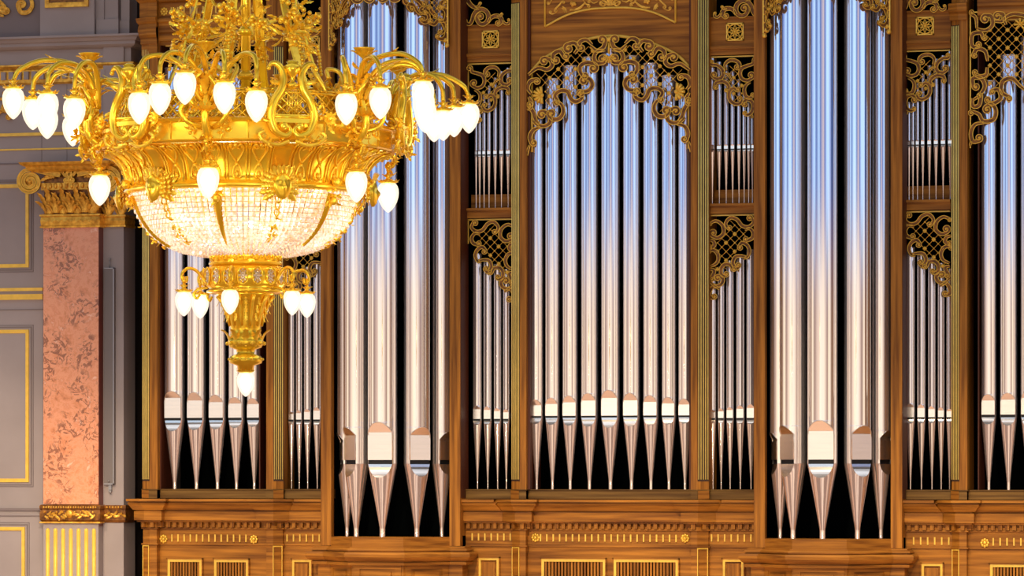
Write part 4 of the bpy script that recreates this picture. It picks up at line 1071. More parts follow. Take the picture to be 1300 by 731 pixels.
for i in range(36):
    th = PH+2*pi*(i+.5)/36
    for o in (-.012, .012): m.tube([cov(th+o, v, 1.2) for v in (.02, .2, .4, .6, .8, .98)], 1.3*S, 6)
for i in range(36):
    if i % 6 == 3: continue
    th = PH+2*pi*i/36; w = .058
    for q in (-1, 1):
        P = [cov(th+q*a*w, v, 1.5) for a, v in ((0, .62), (.5, .5), (.95, .32), (.8, .14), (.4, .12), (.25, .24), (.5, .3))]
        sc_.tube(catmull(P, 3), 1.25*S, 6)
        P = [cov(th+q*a*w, v, 1.2) for a, v in ((0, .64), (.45, .74), (.6, .88), (.2, .93))]
        sc_.tube(catmull(P, 3), 1.3*S, 6)
    sc_.ball(cov(th, .66, 1.5), 2.6*S, 6, 4); sc_.ball(cov(th, .85, 1.5), 3.0*S, 6, 4, (1, 1, 1.5)); sc_.ball(cov(th, .08, 2), 2.6*S, 6, 4)
m.build('cove_ribs', 'brass', CH, kind='stuff'); sc_.build('heart_scrolls', 'brass_leaf', CH, kind='stuff')
# --- pierced gallery
m = MB(); RB, RTp = 162, 158
n = 72
for i in range(n):
    for q in (-1, 1):
        P = [rad(RB+(RTp-RB)*v, PH+2*pi*(i+q*v*2.6)/n, 164-v*33) for v in (0, .25, .5, .75, 1)]
        m.tube(P, 1.35*S, 4, False)
for y, R, r in ((164, 164, 2.0), (131, 158, 1.7), (127.5, 159, .9)):
    m.tube([rad(R, 2*pi*i/72, y) for i in range(73)], r*S, 6, False)
m.build('pierced_gallery', 'brass', CH)
m = MB()
for i in range(90): m.ball(rad(159, 2*pi*i/90, 127.5), 1.6*S, 5, 4)
m.build('gallery_beading', 'brass', CH)
# --- floor plate inside the ring that carries the sockets of the bowl
m = MB(); m.lathe([(4*S, zh(165)), (60*S, zh(164)), (168*S, zh(164.5)), (168*S, zh(166.5)), (4*S, zh(167))], 36, cap=False); m.build('inner_plate', 'brass', CH)
# --- crystal bowl
bowl = [(148, 247), (146, 252), (143, 258), (138.5, 270), (132, 282), (124, 292.5), (114, 302), (101, 310.5), (86, 317), (68, 321), (50, 323.5)]
bp = catmull([Vector(p) for p in bowl], 6)
L = [0]
for a, b in zip(bp, bp[1:]): L.append(L[-1]+(b-a).length)
def bw(s_):
    s_ = max(0, min(L[-1]-1e-6, s_))
    for i in range(len(L)-1):
        if L[i+1] >= s_:
            f = (s_-L[i])/(L[i+1]-L[i]); p = bp[i].lerp(bp[i+1], f); T = (bp[i+1]-bp[i]).normalized(); N = Vector((T.y, -T.x))
            if N.x < 0 or (abs(N.x) < .1 and N.y < 0): N = -N if N.x < -.01 else N
            return p, N
m = MB(); rows = int(L[-1]/6.6)
for j in range(rows):
    s_ = (j+.5)*L[-1]/rows; p, N = bw(s_); nc = 120 if p.x > 110 else (84 if p.x > 76 else 60); hs = L[-1]/rows*.46
    pa, _ = bw(s_-hs); pb, _ = bw(s_+hs)
    for i in range(nc):
        th = 2*pi*(i+.5*(j % 2)*0)/nc; dt = pi/nc*.86; jt = rn.uniform(-.5, .5)
        v = [rad(pa.x, th-dt, pa.y), rad(pa.x, th+dt, pa.y), rad(pb.x, th+dt, pb.y), rad(pb.x, th-dt, pb.y)]
        ap = [rad(p.x+(2.2+jt)*max(.25, N.x), th+sx_*dt*.45+rn.uniform(-.2, .2)*dt, p.y+2.2*N.y+sy_*hs*.45) for sx_, sy_ in ((-1, -1), (1, -1), (1, 1), (-1, 1))]
        m.add(v+ap, [(4, 5, 6, 7), (0, 1, 5, 4), (1, 2, 6, 5), (2, 3, 7, 6), (3, 0, 4, 7)])
m.build('crystal_bowl', 'crystal', CH, kind='stuff')
m = MB()
for j in range(0, rows+1, 1):
    p, N = bw(j*L[-1]/rows); m.tube([rad(p.x-.5, 2*pi*i/48, p.y) for i in range(49)], .3*S, 3, False)
m.build('crystal_wires', 'brass', CH)
# ribs on the bowl
def rib_mesh():
    m = MB(); P = []; W = []
    for i in range(15):
        t_ = i/14; p, N = bw(L[-1]*(.03+.60*t_)); P.append((p, N)); W.append((5.2*(1-t_)**.8+.9))
    vs = []
    for (p, N), w in zip(P, W):
        for q, h in ((-1, 2), (-.5, 4.2), (0, 5.2), (.5, 4.2), (1, 2)): vs.append(rad(p.x+N.x*h, q*w/max(p.x, 1), p.y+N.y*h))
    m.add(vs, [(i*5+j, i*5+j+1, (i+1)*5+j+1, (i+1)*5+j) for i in range(14) for j in range(4)], True)
    return m
def foliage(mb, pts, n, size, spread, rnd, berries=.35, out=None):
    P = catmull(pts, 6)
    for i in range(n):
        p = P[rnd.randrange(len(P))]+Vector([rnd.gauss(0, spread) for _ in range(3)])
        d = Vector([rnd.uniform(-1, 1) for _ in range(3)]); nn_ = Vector([rnd.uniform(-1, 1) for _ in range(3)])
        if out is not None: d += out*.7
        if rnd.random() < berries: mb.ball(p, size*rnd.uniform(.14, .25), 7, 5)
        else: mb.leaf(p, d, nn_, size*rnd.uniform(.7, 1.3), size*.24, rnd.uniform(.2, .7), 3)
objs = []
def ringcopy(make, name, mat, off=0, parts=None, count=6):
    """build once, then copies turned about the axis"""
    first = make(); o = first.build(name, mat, CH); o.rotation_euler = (0, 0, A(0, off))
    for i in range(1, count):
        c = o.copy(); COL.objects.link(c); c.parent = CH; c.rotation_euler = (0, 0, A(i, off))
ringcopy(rib_mesh, 'bowl_rib', 'brass')
def rib_crown():
    m = MB(); r_ = random.Random(5)
    foliage(m, [rad(152, 0, 240), rad(150, 0, 256), rad(146, 0, 268)], 22, 11*S, 2.2*S, r_, .3, Vector((0, -.6, 0)))
    m.ball(rad(152, 0, 262), 5*S, 8, 6); m.ball(rad(156, 0, 238), 6*S, 8, 6)
    return m
ringcopy(rib_crown, 'rib_foliage', 'brass_leaf')
# masks with leafy hair and pendant chains, at the lyres
def mask():
    m = MB(); c = rad(163, 0, 247); vs = []; N_, M_ = 16, 14
    for i in range(M_+1):
        v = i/M_*2-1                                  # top -1 .. bottom 1
        for j in range(N_+1):
            u_ = j/N_*2-1; wd = 12.5*sqrt(max(0, 1-(abs(v)**2.3)))*(1-.22*max(0, v)); x = u_*wd; z = -v*17.5
            d = 8*sqrt(max(0, 1-u_*u_))*sqrt(max(0.02, 1-v*v*.8))
            d += 3.6*math.exp(-((x/1.7)**2))*math.exp(-(((z+1)/4.2)**2))*(1.1-(z+1)/14)      # nose
            d -= 1.8*math.exp(-(((abs(x)-4)/2.0)**2)-((z-3)/1.6)**2)                          # eye sockets
            d += .9*math.exp(-(((abs(x)-4)/1.1)**2)-((z-2.7)/.8)**2)                          # eyes
            d += 1.0*math.exp(-(((abs(x)-4)/2.8)**2)-((z-5.6)/1.0)**2)                        # brows
            d += 1.5*math.exp(-((x/3.2)**2)-((z+7)/1.0)**2)-.9*math.exp(-((x/3)**2)-((z+6.9)/.4)**2)  # mouth
            d += 1.4*math.exp(-((x/3.2)**2)-((z+12)/2.2)**2)                                  # chin
            vs.append(c+Vector((x*S, -d*S, z*S)))
    m.add(vs, [(i*(N_+1)+j, i*(N_+1)+j+1, (i+1)*(N_+1)+j+1, (i+1)*(N_+1)+j) for i in range(M_) for j in range(N_)], True)
    return m
ringcopy(mask, 'face_mask', 'brass', 30)
def mask_hair():
    m = MB(); c = rad(157, 0, 246)
    for i in range(15):
        a = radians(-42+264*i/14)
        for L_, W_, q in ((17, 4.6, -2), (12, 4.2, 3), (8, 3.6, 7)):
            b = c+Vector((cos(a)*10.5*S, -q*S, sin(a)*13*S)); m.leaf(b+Vector((0, 3*S, 0)), (cos(a), .05, sin(a)+.15), (0, -1, 0), L_*S, W_*1.3*S, -.25, 3)
    for x in (-8, -4, 0, 4, 8): m.leaf(c+Vector((x*S, -9*S, 11*S)), (x*.06, -.1, 1), (0, -1, .2), 15*S, 4.2*S, .4, 3)
    for q in (-1, 1):
        for z_k in (10, 4, -2, -8): m.ball(c+Vector((q*(12.5-abs(z_k)*.1)*S, -5*S, z_k*S)), 3.2*S, 7, 5)
    return m
ringcopy(mask_hair, 'mask_wreath', 'brass_leaf', 30)
def mask_drop():
    m = MB(); r_ = random.Random(2)
    for k_, (s0) in enumerate((.12, .19, .255)):
        p, N = bw(L[-1]*s0); c = rad(p.x+4, 0, p.y); 
        m.tube([c+Vector((cos(a)*(4.2 if k_ == 0 else 3)*S, -1*S*sin(a*2), sin(a)*5*S)) for a in [2*pi*i/12 for i in range(13)]], 1.0*S, 6, False)
    pts = []
    for s0 in (.29, .36, .43, .50, .56): p, N = bw(L[-1]*s0); pts.append(rad(p.x+3.5*N.x, 0, p.y+3.5*N.y))
    foliage(m, pts, 26, 9*S, 1.7*S, r_, .4)
    return m
ringcopy(mask_drop, 'mask_pendant', 'brass_leaf', 30)
# --- lyres
def lyre():
    m = MB(); R = 206; Q = lambda x, y, h=0: rad(R+h, 0, y+17, x)      # +17: near rows sit higher in view
    for q in (-1, 1):
        P = [(q*-30, 88), (q*-25, 84), (q*-18, 86), (q*-11.5, 97), (q*-13, 113), (q*-23, 130), (q*-28, 149), (q*-22, 166), (q*-9, 172), (q*-2, 166), (q*-6, 160), (q*-10, 165)]
        pp = catmull([Q(x, y) for x, y in P], 4); m.tube(pp, [(2.2+3.4*sin(pi*min(1, i/len(pp)*1.15)))*S for i in range(len(pp))], 8)
        pp = catmull([Q(x*.84, y+1, 2) for x, y in P[3:8]], 4); m.tube(pp, 1.2*S, 6)
        m.ball(Q(q*-30, 90), 3*S, 8, 6)
    m.tube([Q(-26, 149), Q(26, 149)], 2.2*S, 8); m.box(-26*S, 26*S, -(R+1)*S, -(R-2)*S, zh(156+17), zh(146+17))
    m.lathe([(3*S, zh(115+17)), (7*S, zh(112+17)), (8*S, zh(109+17)), (3*S, zh(106+17)), (2.5*S, zh(101+17)), (5*S, zh(98+17)), (10*S, zh(92+17)), (10.5*S, zh(87+17)), (6*S, zh(84+17)), (8*S, zh(82+17)), (4*S, zh(80+17)), (0.5*S, zh(79+17))], 14, (0, -R*S, 0))
    for x in (-6, -3, 0, 3, 6): m.tube([Q(x, 112), Q(x*1.15, 148)], .55*S, 5)
    for q in (-1, 1): m.ball(Q(q*10, 160, -4), 7*S, 10, 6)
    return m
ringcopy(lyre, 'lyre', 'brass', 30)
def lyre_leaves():
    m = MB(); r_ = random.Random(9); R = 204; Q = lambda x, y, h=0: rad(R+h, 0, y+17, x)
    for q in (-1, 1):
        foliage(m, [Q(q*26, 140), Q(q*40, 146), Q(q*52, 158)], 16, 12*S, 2.5*S, r_, .15)
        foliage(m, [Q(q*8, 176), Q(q*24, 178), Q(q*40, 176)], 14, 12*S, 2*S, r_, .15)
        for i in range(9): a = 2*pi*i/9; m.leaf(Q(q*47, 150, 3), (cos(a), -.2, sin(a)), (0, -1, 0), 10*S, 3.6*S, .5, 2)
        m.ball(Q(q*47, 150, 6), 3.5*S, 8, 6)
        m.leaf(Q(q*15, 108), (q, -.1, .15), (0, -1, 0), 16*S, 5*S, .4, 3)
    for q in (-1, 1):
        P = [Q(q*4, 178, 2), Q(q*18, 183, 2), Q(q*34, 180, 2), Q(q*42, 172, 2), Q(q*36, 167, 2)]
        m.tube(catmull(P, 4), 2.4*S, 7)
    return m
ringcopy(lyre_leaves, 'lyre_foliage', 'brass_leaf', 30)
# --- lamp globe meshes (shared)
GL = [(5.5, -1.5), (8.8, 0), (11.3, 3), (12.7, 7.5), (13.0, 12), (12.3, 17.5), (10.6, 23), (7.9, 28), (4.6, 32.3), (1.9, 34.6), (.3, 35.4)]
def lamp_parts(parent, P, sc_=1.0, rz=0):
    """fitting (leafy cap), glowing core and glass envelope hung at P"""
    global _cap, _glass, _core
    k_ = S
    if '_cap' not in globals():
        m = MB(); m.lathe([(1.6*k_, 13*k_), (3*k_, 11*k_), (5.5*k_, 9*k_), (2.6*k_, 7*k_), (3*k_, 5.2*k_), (8*k_, 3.6*k_), (12.2*k_, 2.5*k_), (12.6*k_, 1.5*k_), (9*k_, .4*k_), (8.4*k_, -1.2*k_), (2*k_, -1.3*k_)], 18)
        for i in range(12): a = 2*pi*i/12; m.leaf((cos(a)*8.5*k_, sin(a)*8.5*k_, 2.2*k_), (cos(a), sin(a), .1), (0, 0, 1), 6.5*k_, 2.4*k_, .55, 2)
        for i in range(7): a = 2*pi*i/7; m.leaf((cos(a)*2*k_, sin(a)*2*k_, 8*k_), (cos(a), sin(a), .6), (-cos(a)*.3, 0, 1), 7*k_, 2.2*k_, -.3, 2)
        _cap = m
        m = MB(); m.lathe([(r*k_, -z*k_) for r, z in GL], 22, cap=False); _glass = m
        m = MB(); m.lathe([(2.5*k_, -2*k_), (5.8*k_, -5.5*k_), (8.6*k_, -10.5*k_), (8.8*k_, -15*k_), (7.2*k_, -21*k_), (4.2*k_, -26*k_), (.3*k_, -29.5*k_)], 16); _core = m
        _cap = _cap.build('lamp_cap', 'brass_leaf', parent); _glass = _glass.build('globe_glass', 'globe_glass', parent); _core = _core.build('lamp_core', 'lamp_core', parent)
        L_ = [_cap, _glass, _core]
    else:
        L_ = []
        for o in (_cap, _glass, _core):
            c = o.copy(); COL.objects.link(c); c.parent = parent; L_.append(c)
    for o in L_: o.location = P; o.scale = (sc_,)*3
    return L_
# --- six branches of five arms each, plus a lamp hanging below
ARM = [([(196, 0, 140), (199, 0, 112), (222, 0, 90), (262, 0, 86), (291, 0, 98), (300, 0, 112)], (300, 0, 124)),
       ([(196, -6, 140), (204, -10, 112), (222, -20, 94), (247, -32, 92), (263, -39, 104), (266, -40, 120)], (266, -40, 133)),
       ([(196, 6, 140), (204, 10, 112), (222, 20, 94), (247, 32, 92), (263, 39, 104), (266, 40, 120)], (266, 40, 133)),
       ([(194, -8, 145), (198, -22, 112), (210, -46, 93), (228, -66, 95), (238, -73, 110), (240, -73, 128)], (240, -73, 141)),
       ([(194, 8, 145), (198, 22, 112), (210, 46, 93), (228, 66, 95), (238, 73, 110), (240, 73, 128)], (240, 73, 141))]
def branch_stem():
    m = MB(); r_ = random.Random(21)
    m.tube(catmull([rad(186, 0, 192), rad(203, 0, 178), rad(205, 0, 156), rad(196, 0, 132), rad(198, 0, 108), rad(203, 0, 98)], 4), [x*S for x in [5]*8+[4]*8+[3]*5], 8)
    for q in (-1, 1):
        P = [rad(190, 0, 178, q*6), rad(206, 0, 172, q*22), rad(208, 0, 156, q*30), rad(203, 0, 146, q*20), rad(203, 0, 152, q*13)]
        m.tube(catmull(P, 4), 3.2*S, 7)
        P = [rad(196, 0, 150, q*4), rad(206, 0, 132, q*14), rad(212, 0, 118, q*8), rad(210, 0, 112, q*2)]
        m.tube(catmull(P, 4), 2.6*S, 7)
    # console below the band that carries the hanging lamp
    m.tube(catmull([rad(180, 0, 196), rad(192, 0, 190), rad(199, 0, 196), rad(196, 0, 206), rad(190, 0, 206), rad(190, 0, 212)], 4), 2.6*S, 7)
    m.tube([rad(190, 0, 200), rad(190, 0, 216)], 2.2*S, 6)
    m.ball(rad(190, 0, 206), 4.6*S, 8, 6)
    return m
def branch_leaves():
    m = MB(); r_ = random.Random(22)
    for i in range(16):
        a = 2*pi*i/16; b = rad(200, 0, 138); d = Vector((cos(a)*.55, sin(a)*.55, 1))
        m.leaf(b+Vector((cos(a)*4*S, sin(a)*4*S, (i % 3)*7*S)), d, (cos(a), sin(a), -.2), 26*S, 6.5*S, .55, 5)
    for i in range(12):
        a = 2*pi*i/12; m.leaf(rad(205, 0, 160)+Vector((cos(a)*4*S, sin(a)*4*S, 0)), (cos(a), sin(a), .5), (cos(a)*.4, sin(a)*.4, 1), 20*S, 6*S, .3, 4)
    for q in (-1, 1):
        m.leaf(rad(222, 0, 98, q*12), rad(258, 0, 92, q*24)-rad(222, 0, 98, q*12), (0, 0, 1), 32*S, 4.5*S, .2, 4)
        m.leaf(rad(215, 0, 104, q*24), rad(232, 0, 100, q*56)-rad(215, 0, 104, q*24), (0, 0, 1), 28*S, 4.5*S, .2, 4)
        foliage(m, [rad(196, 0, 150, q*12), rad(200, 0, 165, q*26), rad(196, 0, 182, q*18)], 26, 12*S, 3.2*S, r_, .3, Vector((0, -.5, 0)))
    m.leaf(rad(222, 0, 90), rad(262, 0, 82)-rad(222, 0, 90), (0, 0, 1), 40*S, 5*S, .15, 5)
    foliage(m, [rad(192, 0, 186), rad(196, 0, 198), rad(188, 0, 212)], 26, 11*S, 3*S, r_, .35, Vector((0, -.5, 0)))
    return m
def cup():
    m = MB(); c = (0, -203*S, zh(96)); s_ = S
    m.lathe([(2*s_, -3*s_), (5*s_, 0), (6*s_, 2*s_), (2.2*s_, 4*s_), (2.4*s_, 8*s_), (6*s_, 11*s_), (10*s_, 15*s_), (12.5*s_, 20*s_), (14*s_, 21*s_), (11*s_, 20*s_), (3*s_, 15*s_)], 18, c)
    for i in range(12): a = 2*pi*i/12; m.leaf((cos(a)*8*s_, c[1]+sin(a)*8*s_, c[2]+13*s_), (cos(a), sin(a), .9), (cos(a), sin(a), -.6), 11*s_, 3.6*s_, .5, 3)
    return m
bm0 = None
ML = [None]*8
for i in range(6):
    br = empty('lamp_branch', (0, 0, 0), A(i), CH)
    if i == 0:
        ML[0] = branch_stem().build('stem', 'brass', br); ML[1] = branch_leaves().build('acanthus', 'brass_leaf', br); ML[2] = cup().build('leaf_cup', 'brass_leaf', br)
        for j, (P, lp) in enumerate(ARM):
            m = MB(); pp = catmull([rad(r, 0, y, t) for r, t, y in P], 6); m.tube(pp, [(4.0-1.3*q/len(pp))*S for q in range(len(pp))], 8)
            ML[3+j] = m.build('arm', 'brass', br)
    else:
        for o in ML:
            c = o.copy(); COL.objects.link(c); c.parent = br
    for P, (r, t_, y) in ARM: lamp_parts(br, rad(r, 0, y-1, t_), 1.06)
    lamp_parts(br, rad(190, 0, 228), 1.06)
# --- drum, bell, leaf collar, knob and tip lamp
m = MB(); m.lathe([(30*S, zh(318)), (46*S, zh(318.5)), (47.5*S, zh(320)), (45*S, zh(322)), (44*S, zh(332)), (47*S, zh(334)), (47*S, zh(336)), (43*S, zh(338)), (30*S, zh(338))], 40, cap=False)
for i in range(20):
    a = 2*pi*i/20; m.tube([rad(45, a+q, y) for q, y in ((-.05, 324), (.05, 324), (.05, 331), (-.05, 331), (-.05, 324))], .9*S, 5); m.ball(rad(45, a+pi/20, 327.5), 1.8*S, 6, 4)
m.build('upper_collar', 'brass', CH)
m = MB(); m.lathe([(43*S, zh(338)), (49*S, zh(340)), (52.5*S, zh(345)), (53.5*S, zh(352)), (52.5*S, zh(359)), (49*S, zh(364)), (46*S, zh(367)), (50*S, zh(369)), (50*S, zh(371)), (44*S, zh(373)), (32*S, zh(374))], 48, cap=False)
m.build('drum', 'brass', CH)
for i in range(18):
    a = A(0)+2*pi*(i+.5)/18; m = MB(); c = rad(53, a, 352)
    T_ = Vector((cos(a), sin(a), 0)); N_ = Vector((sin(a), -cos(a), 0))
    for rr in range(3):
        for q in range(8 if rr else 1):
            b = 2*pi*q/8; m.ball(c+T_*(cos(b)*rr*2.3*S)+Vector((0, 0, sin(b)*rr*3.8*S)), 1.7*S, 5, 4)
    e = m.build('oval_crystal', 'crystal', CH)
    m = MB(); m.tube([c+T_*(cos(b)*6.6*S)+Vector((0, 0, sin(b)*11*S))+N_*S for b in [2*pi*q/16 for q in range(17)]], 1.1*S, 6, False); m.build('oval_bezel', 'brass', CH)
m = MB(); m.lathe([(40*S, zh(372)), (34*S, zh(376)), (29*S, zh(384)), (25.5*S, zh(394)), (22.5*S, zh(404)), (20*S, zh(414)), (18*S, zh(420)), (22*S, zh(430)), (23*S, zh(436)), (20*S, zh(441)), (12*S, zh(444)), (11*S, zh(449)), (19*S, zh(452)), (22*S, zh(456)), (20*S, zh(461)), (11*S, zh(464)), (10*S, zh(470)), (7*S, zh(472))], 36)
m.build('tapering_bell', 'brass', CH)
m = MB()
for i in range(12):
    a = A(0)+2*pi*i/12
    pth = [rad(r, a, y) for r, y in ((37, 376), (31, 384), (27, 394), (24, 404), (21, 414))]
    m.tube([p+Vector((0, 0, 0)) for p in pth], [2.6*S, 2.2*S, 2*S, 1.8*S, 1.4*S], 6)
    for r, y in ((33, 384), (28, 394), (25, 404)): m.leaf(rad(r, a+.25, y-6), (sin(a+.25)*.1, -cos(a+.25)*.1, -1), (sin(a+.25), -cos(a+.25), 0), 12*S, 3.2*S, .4, 3)
for i in range(10):
    a = 2*pi*i/10
    m.leaf(rad(20, a, 440), (sin(a)*.15, -cos(a)*.15, 1), (sin(a), -cos(a), 0), 27*S, 6.5*S, .62, 5); m.ball(rad(23.5, a+.3, 436), 2.6*S, 6, 4)
for i in range(18): m.ball(rad(22, 2*pi*i/18, 456), 1.6*S, 5, 4)
m.build('bell_foliage', 'brass_leaf', CH)
lamp_parts(CH, rad(0, 0, 473), .86)
for i in range(6):
    e = empty('lower_branch', (0, 0, 0), A(i), CH)
    if i == 0:
        m = MB(); m.tube(catmull([rad(50, 0, 362), rad(58, 0, 352), rad(66, 0, 344), rad(76, 0, 342), rad(83, 0, 348), rad(83, 0, 356), rad(78, 0, 358), rad(77, 0, 352)], 5), 2.1*S, 7)
        m.tube(catmull([rad(50, 0, 366), rad(62, 0, 368), rad(68, 0, 374), rad(64, 0, 380), rad(60, 0, 375)], 5), 1.8*S, 7)
        m.tube([rad(81, 0, 352), rad(81, 0, 364)], 1.5*S, 6); m.ball(rad(81, 0, 358), 3*S, 8, 5)
        lb = m.build('arm', 'brass', e)
    else:
        c = lb.copy(); COL.objects.link(c); c.parent = e
    lamp_parts(e, rad(81, 0, 372), .86)
# --- suspension bars, central rod, swags
m = MB(); m.tube([rad(0, 0, 165), rad(0, 0, -260)], 6.5*S, 10); 
for y in (-60, -10, 40, 96): m.lathe([(6*S, -6*S), (11*S, -3*S), (12*S, 0), (8*S, 4*S), (6*S, 7*S)], 16, (0, 0, zh(y)))
m.build('central_rod', 'brass', CH)
def bar():
    m = MB()
    P = catmull([rad(150, 0, 165), rad(118, 0, 142), rad(98, 0, 100), rad(80, 0, 50), rad(66, 0, 0), rad(50, 0, -70)], 6)
    vs = []
    for i, p in enumerate(P):
        T = (P[min(i+1, len(P)-1)]-P[max(i-1, 0)]).normalized(); N = T.cross(Vector((1, 0, 0))).normalized()
        for q, h in ((-6.2, 0), (-6.2, 2.4), (-4.6, 3), (-3.8, 1.8), (3.8, 1.8), (4.6, 3), (6.2, 2.4), (6.2, 0)): vs.append(p+Vector((q*S, 0, 0))+N*(h*S))
    n = len(P); m.add(vs, [(i*8+j, i*8+(j+1) % 8, (i+1)*8+(j+1) % 8, (i+1)*8+j) for i in range(n-1) for j in range(8)])
    return m
ringcopy(bar, 'suspension_bar', 'brass')
def bar_leaf():
    m = MB(); r_ = random.Random(31)
    foliage(m, [rad(86, 0, 64), rad(78, 0, 30), rad(66, 0, -25)], 46, 17*S, 4*S, r_, .35, Vector((0, -.4, 0)))
    for j in range(9): 
        for q in range(3): m.ball(rad(95+j*.6, 0, 56+j*4.4, rn.uniform(-4, 4)*(1-j/10)), 2.6*S, 6, 4)
    return m
ringcopy(bar_leaf, 'bar_foliage', 'brass_leaf')
def swag():
    m = MB(); r_ = random.Random(33); a0, a1 = 0, radians(60)
    pts = []
    for v in (0, .25, .5, .75, 1):
        p0 = rad(84, 0, 18); p1 = rad(84, a1, 18); p = p0.lerp(p1, v); p.z -= 22*S*4*v*(1-v); p.x *= 1.06; p.y *= 1.06; pts.append(p)
    foliage(m, pts, 60, 17*S, 3.4*S, r_, .5)
    return m
ringcopy(swag, 'leaf_swag', 'brass_leaf')
def inner_scroll():
    m = MB(); r_ = random.Random(35)
    foliage(m, [rad(150, 0, 160), rad(144, 0, 138), rad(130, 0, 118), rad(112, 0, 104)], 40, 20*S, 4*S, r_, .25, Vector((0, -.3, .3)))
    for q in (-1, 1): m.tube(catmull([rad(150, 0, 146, q*4), rad(152, 0, 122, q*18), rad(140, 0, 100, q*24), rad(130, 0, 96, q*12), rad(134, 0, 108, q*10)], 5), 2.8*S, 7)
    return m
ringcopy(inner_scroll, 'inner_foliage', 'brass_leaf')

# lamps that light the crystal bowl from inside, and the chandelier's lamps
def point(loc, e, col, r, parent=None):
    l = bpy.data.lights.new('lamp', 'POINT'); l.energy = e; l.color = col; l.shadow_soft_size = r
    o = bpy.data.objects.new('lamp_light', l); COL.objects.link(o); o.location = loc
    if parent: o.parent = parent
    return o
for i in range(6): point(rad(92, A(i, 30), 268), 3.4, (1, .90, .76), .05, CH)
point(rad(0, 0, 296), .9, (1, .90, .76), .05, CH)
point(rad(0, 0, 352), 1.5, (1, .80, .55), .03, CH)

# ================================================================== HALL LIGHT
w = bpy.data.worlds.new('hall'); SC.world = w; w.use_nodes = True; nt = w.node_tree; nt.nodes.clear()
wo = nt.nodes.new('ShaderNodeOutputWorld'); bg = nt.nodes.new('ShaderNodeBackground'); nt.links.new(bg.outputs[0], wo.inputs[0])
tc = nt.nodes.new('ShaderNodeTexCoord'); sp = nt.nodes.new('ShaderNodeSeparateXYZ'); nt.links.new(tc.outputs['Generated'], sp.inputs[0])
def mth(op, a=None, b=None, va=None, vb=None, clamp=False):
    n = nt.nodes.new('ShaderNodeMath'); n.operation = op; n.use_clamp = clamp
    if a is not None: nt.links.new(a, n.inputs[0])
    if b is not None: nt.links.new(b, n.inputs[1])
    if va is not None: n.inputs[0].default_value = va
    if vb is not None: n.inputs[1].default_value = vb
    return n.outputs[0]
neg = mth('MULTIPLY', sp.outputs['Y'], vb=-1)
az = mth('ARCTAN2', sp.outputs['X'], neg)              # 0 straight out from the organ, + to the right
az01 = mth('ADD', mth('DIVIDE', az, vb=2*pi), vb=.5)
def ramp(fac, stops):
    r = nt.nodes.new('ShaderNodeValToRGB'); e = r.color_ramp.elements
    e[0].position = stops[0][0]; e[0].color = (*stops[0][1], 1); e[1].position = stops[-1][0]; e[1].color = (*stops[-1][1], 1)
    for p, c in stops[1:-1]: x = e.new(p); x.color = (*c, 1)
    nt.links.new(fac, r.inputs[0]); return r.outputs[0]
dg = lambda a: a/360+.5
CR = (1.45, 1.19, .88); MV = (.34, .19, .14); BR = (.28, .13, .06); CD = (.95, .71, .56)
warm = ramp(az01, [(dg(-180), CD), (dg(-140), CR), (dg(-108), CR), (dg(-92), CD), (dg(-82), BR), (dg(-72), CR), (dg(-50), MV), (dg(-34), CD), (dg(-12), CR), (dg(6), (1.35, 1.15, .95)), (dg(22), (1.3, 1.1, .88)), (dg(34), CD), (dg(48), MV), (dg(60), CR), (dg(74), CD), (dg(82), BR), (dg(104), BR), (dg(114), CR), (dg(145), CR), (dg(180), CD)])
B1 = (.66, 1.05, 1.6); B2 = (.08, .22, .66); B3 = (.0, .07, .30); B4 = (.32, .50, 1.05)
blue = ramp(az01, [(dg(-180), B4), (dg(-140), B1), (dg(-108), B1), (dg(-92), B2), (dg(-82), B3), (dg(-72), B4), (dg(-52), B1), (dg(-38), B2), (dg(-24), B1), (dg(-8), B1), (dg(6), B2), (dg(18), (.8, .68, .75)), (dg(28), B2), (dg(36), B4), (dg(42), B1), (dg(56), B1), (dg(72), B4), (dg(82), B3), (dg(100), B3), (dg(112), B4), (dg(140), B1), (dg(180), B4)])
def sstep(x, a, b):
    n = nt.nodes.new('ShaderNodeMapRange'); n.interpolation_type = 'SMOOTHSTEP'; n.inputs[1].default_value = a; n.inputs[2].default_value = b; nt.links.new(x, n.inputs[0]); return n.outputs[0]
def mixc(f, a, b):
    n = nt.nodes.new('ShaderNodeMix'); n.data_type = 'RGBA'
    nt.links.new(f, n.inputs[0])
    for v, i in ((a, 6), (b, 7)):
        if isinstance(v, tuple): n.inputs[i].default_value = (*v, 1)
        else: nt.links.new(v, n.inputs[i])
    return n.outputs[2]
z = sp.outputs['Z']
c = mixc(sstep(z, .040, .076), warm, blue)             # striped warm and blue bands, shaped for the pipes to reflect
c = mixc(sstep(z, .14, .24), c, (.06, .05, .05))       # dim band above them
c = mixc(sstep(z, .44, .52), c, (.95, 1.05, 1.25))     # bright band added for the lower lips to reflect
c = mixc(sstep(z, .66, .76), c, (.12, .12, .14))
PE = (1.0, .60, .40); MB_ = (.26, .15, .12)
low = ramp(az01, [(dg(-180), PE), (dg(-120), PE), (dg(-100), (.9, .6, .45)), (dg(-80), MB_), (dg(-60), PE), (dg(-48), MB_), (dg(-20), MB_), (dg(-8), (1.1, .85, .68)), (dg(6), (.5, .34, .28)), (dg(18), (1.2, 1.0, .85)), (dg(28), MB_), (dg(56), MB_), (dg(66), (.9, .62, .48)), (dg(80), MB_), (dg(96), (.30, .12, .05)), (dg(112), PE), (dg(180), PE)])
c = mixc(sstep(mth('MULTIPLY', z, vb=-1), .06, .20), c, low)   # striped band added for the pipe feet to reflect
c = mixc(sstep(mth('MULTIPLY', z, vb=-1), .50, .60), c, (.30, .15, .08))
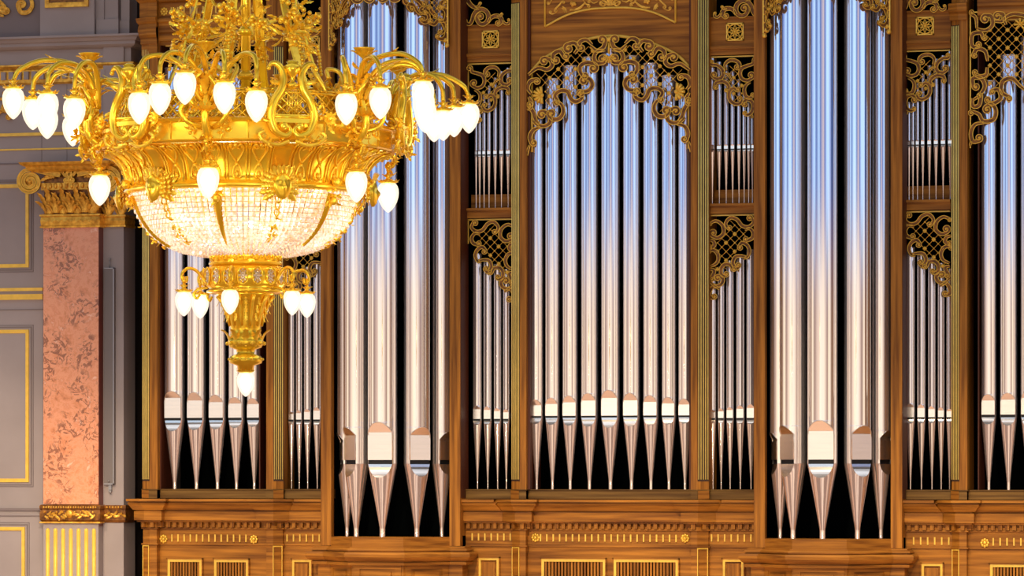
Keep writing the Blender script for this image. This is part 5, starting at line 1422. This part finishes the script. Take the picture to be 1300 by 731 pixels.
nt.links.new(c, bg.inputs[0]); bg.inputs[1].default_value = 1.0

def area(loc, target, size, e, col, name):
    l = bpy.data.lights.new(name, 'AREA'); l.energy = e; l.color = col; l.shape = 'RECTANGLE'; l.size = size[0]; l.size_y = size[1]
    o = bpy.data.objects.new(name, l); COL.objects.link(o); o.location = loc
    o.rotation_euler = (Vector(target)-Vector(loc)).to_track_quat('-Z', 'Y').to_euler(); return o
def spot(loc, target, e, col, ang, name, r=.25, blend=1.0):
    l = bpy.data.lights.new(name, 'SPOT'); l.energy = e; l.color = col; l.spot_size = radians(ang); l.spot_blend = blend; l.shadow_soft_size = r
    o = bpy.data.objects.new(name, l); COL.objects.link(o); o.location = loc
    o.rotation_euler = (Vector(target)-Vector(loc)).to_track_quat('-Z', 'Y').to_euler(); return o
WARM = (1, .80, .50)
for i, x in enumerate((-6.6, -3.3, 0, 3.3, 6.6)):
    spot((x+.6, -9, 10.2), (x, 0, 4.5), 1950, WARM, 35, 'case_fill_spot', .12)  # unseen spots added to brighten the lower case
for x in (-4, 4): spot((x+2, -16, 5.2), (x, 0, 8.5), 520, WARM, 62, 'upper_fill_spot')  # weak unseen fill added for the upper organ
for x in (-4, 1, 6): spot((x, -3.5, 11), (x, -3.0, 3.2), 1300, (1, .80, .64), 80, 'floor_fill_spot')  # added overhead, so the pipe mouths reflect a bright floor
spot((-2, -8, 7.5), (-7.5, 0, 5.6), 1500, (1, .84, .66), 46, 'wall_fill_spot')  # unseen spot added to brighten the left wall
# unseen fill spots added to brighten the chandelier's gold
spot((pch.x+7, -34, 5.0), (pch.x, pch.y, 8.4), 3200, (1, .84, .55), 12, 'chandelier_fill_spot', .4)
spot((pch.x-6, -33, 6.0), (pch.x, pch.y, 8.6), 1800, (1, .84, .55), 14, 'chandelier_fill_spot', .4)

# ================================================================== CAMERA
cam = bpy.data.cameras.new('camera'); co = bpy.data.objects.new('camera', cam); COL.objects.link(co)
co.location = CAM; co.rotation_euler = (pi/2, 0, AL)
cam.sensor_width = 36; cam.lens = F/1300*36; cam.shift_y = (HZ-365.5)/1300; cam.clip_end = 300
SC.camera = co
SC.view_settings.view_transform = 'Standard'; SC.view_settings.look = 'None'; SC.view_settings.gamma = 1
SC.view_settings.use_curve_mapping = False; SC.view_settings.exposure = 0.0
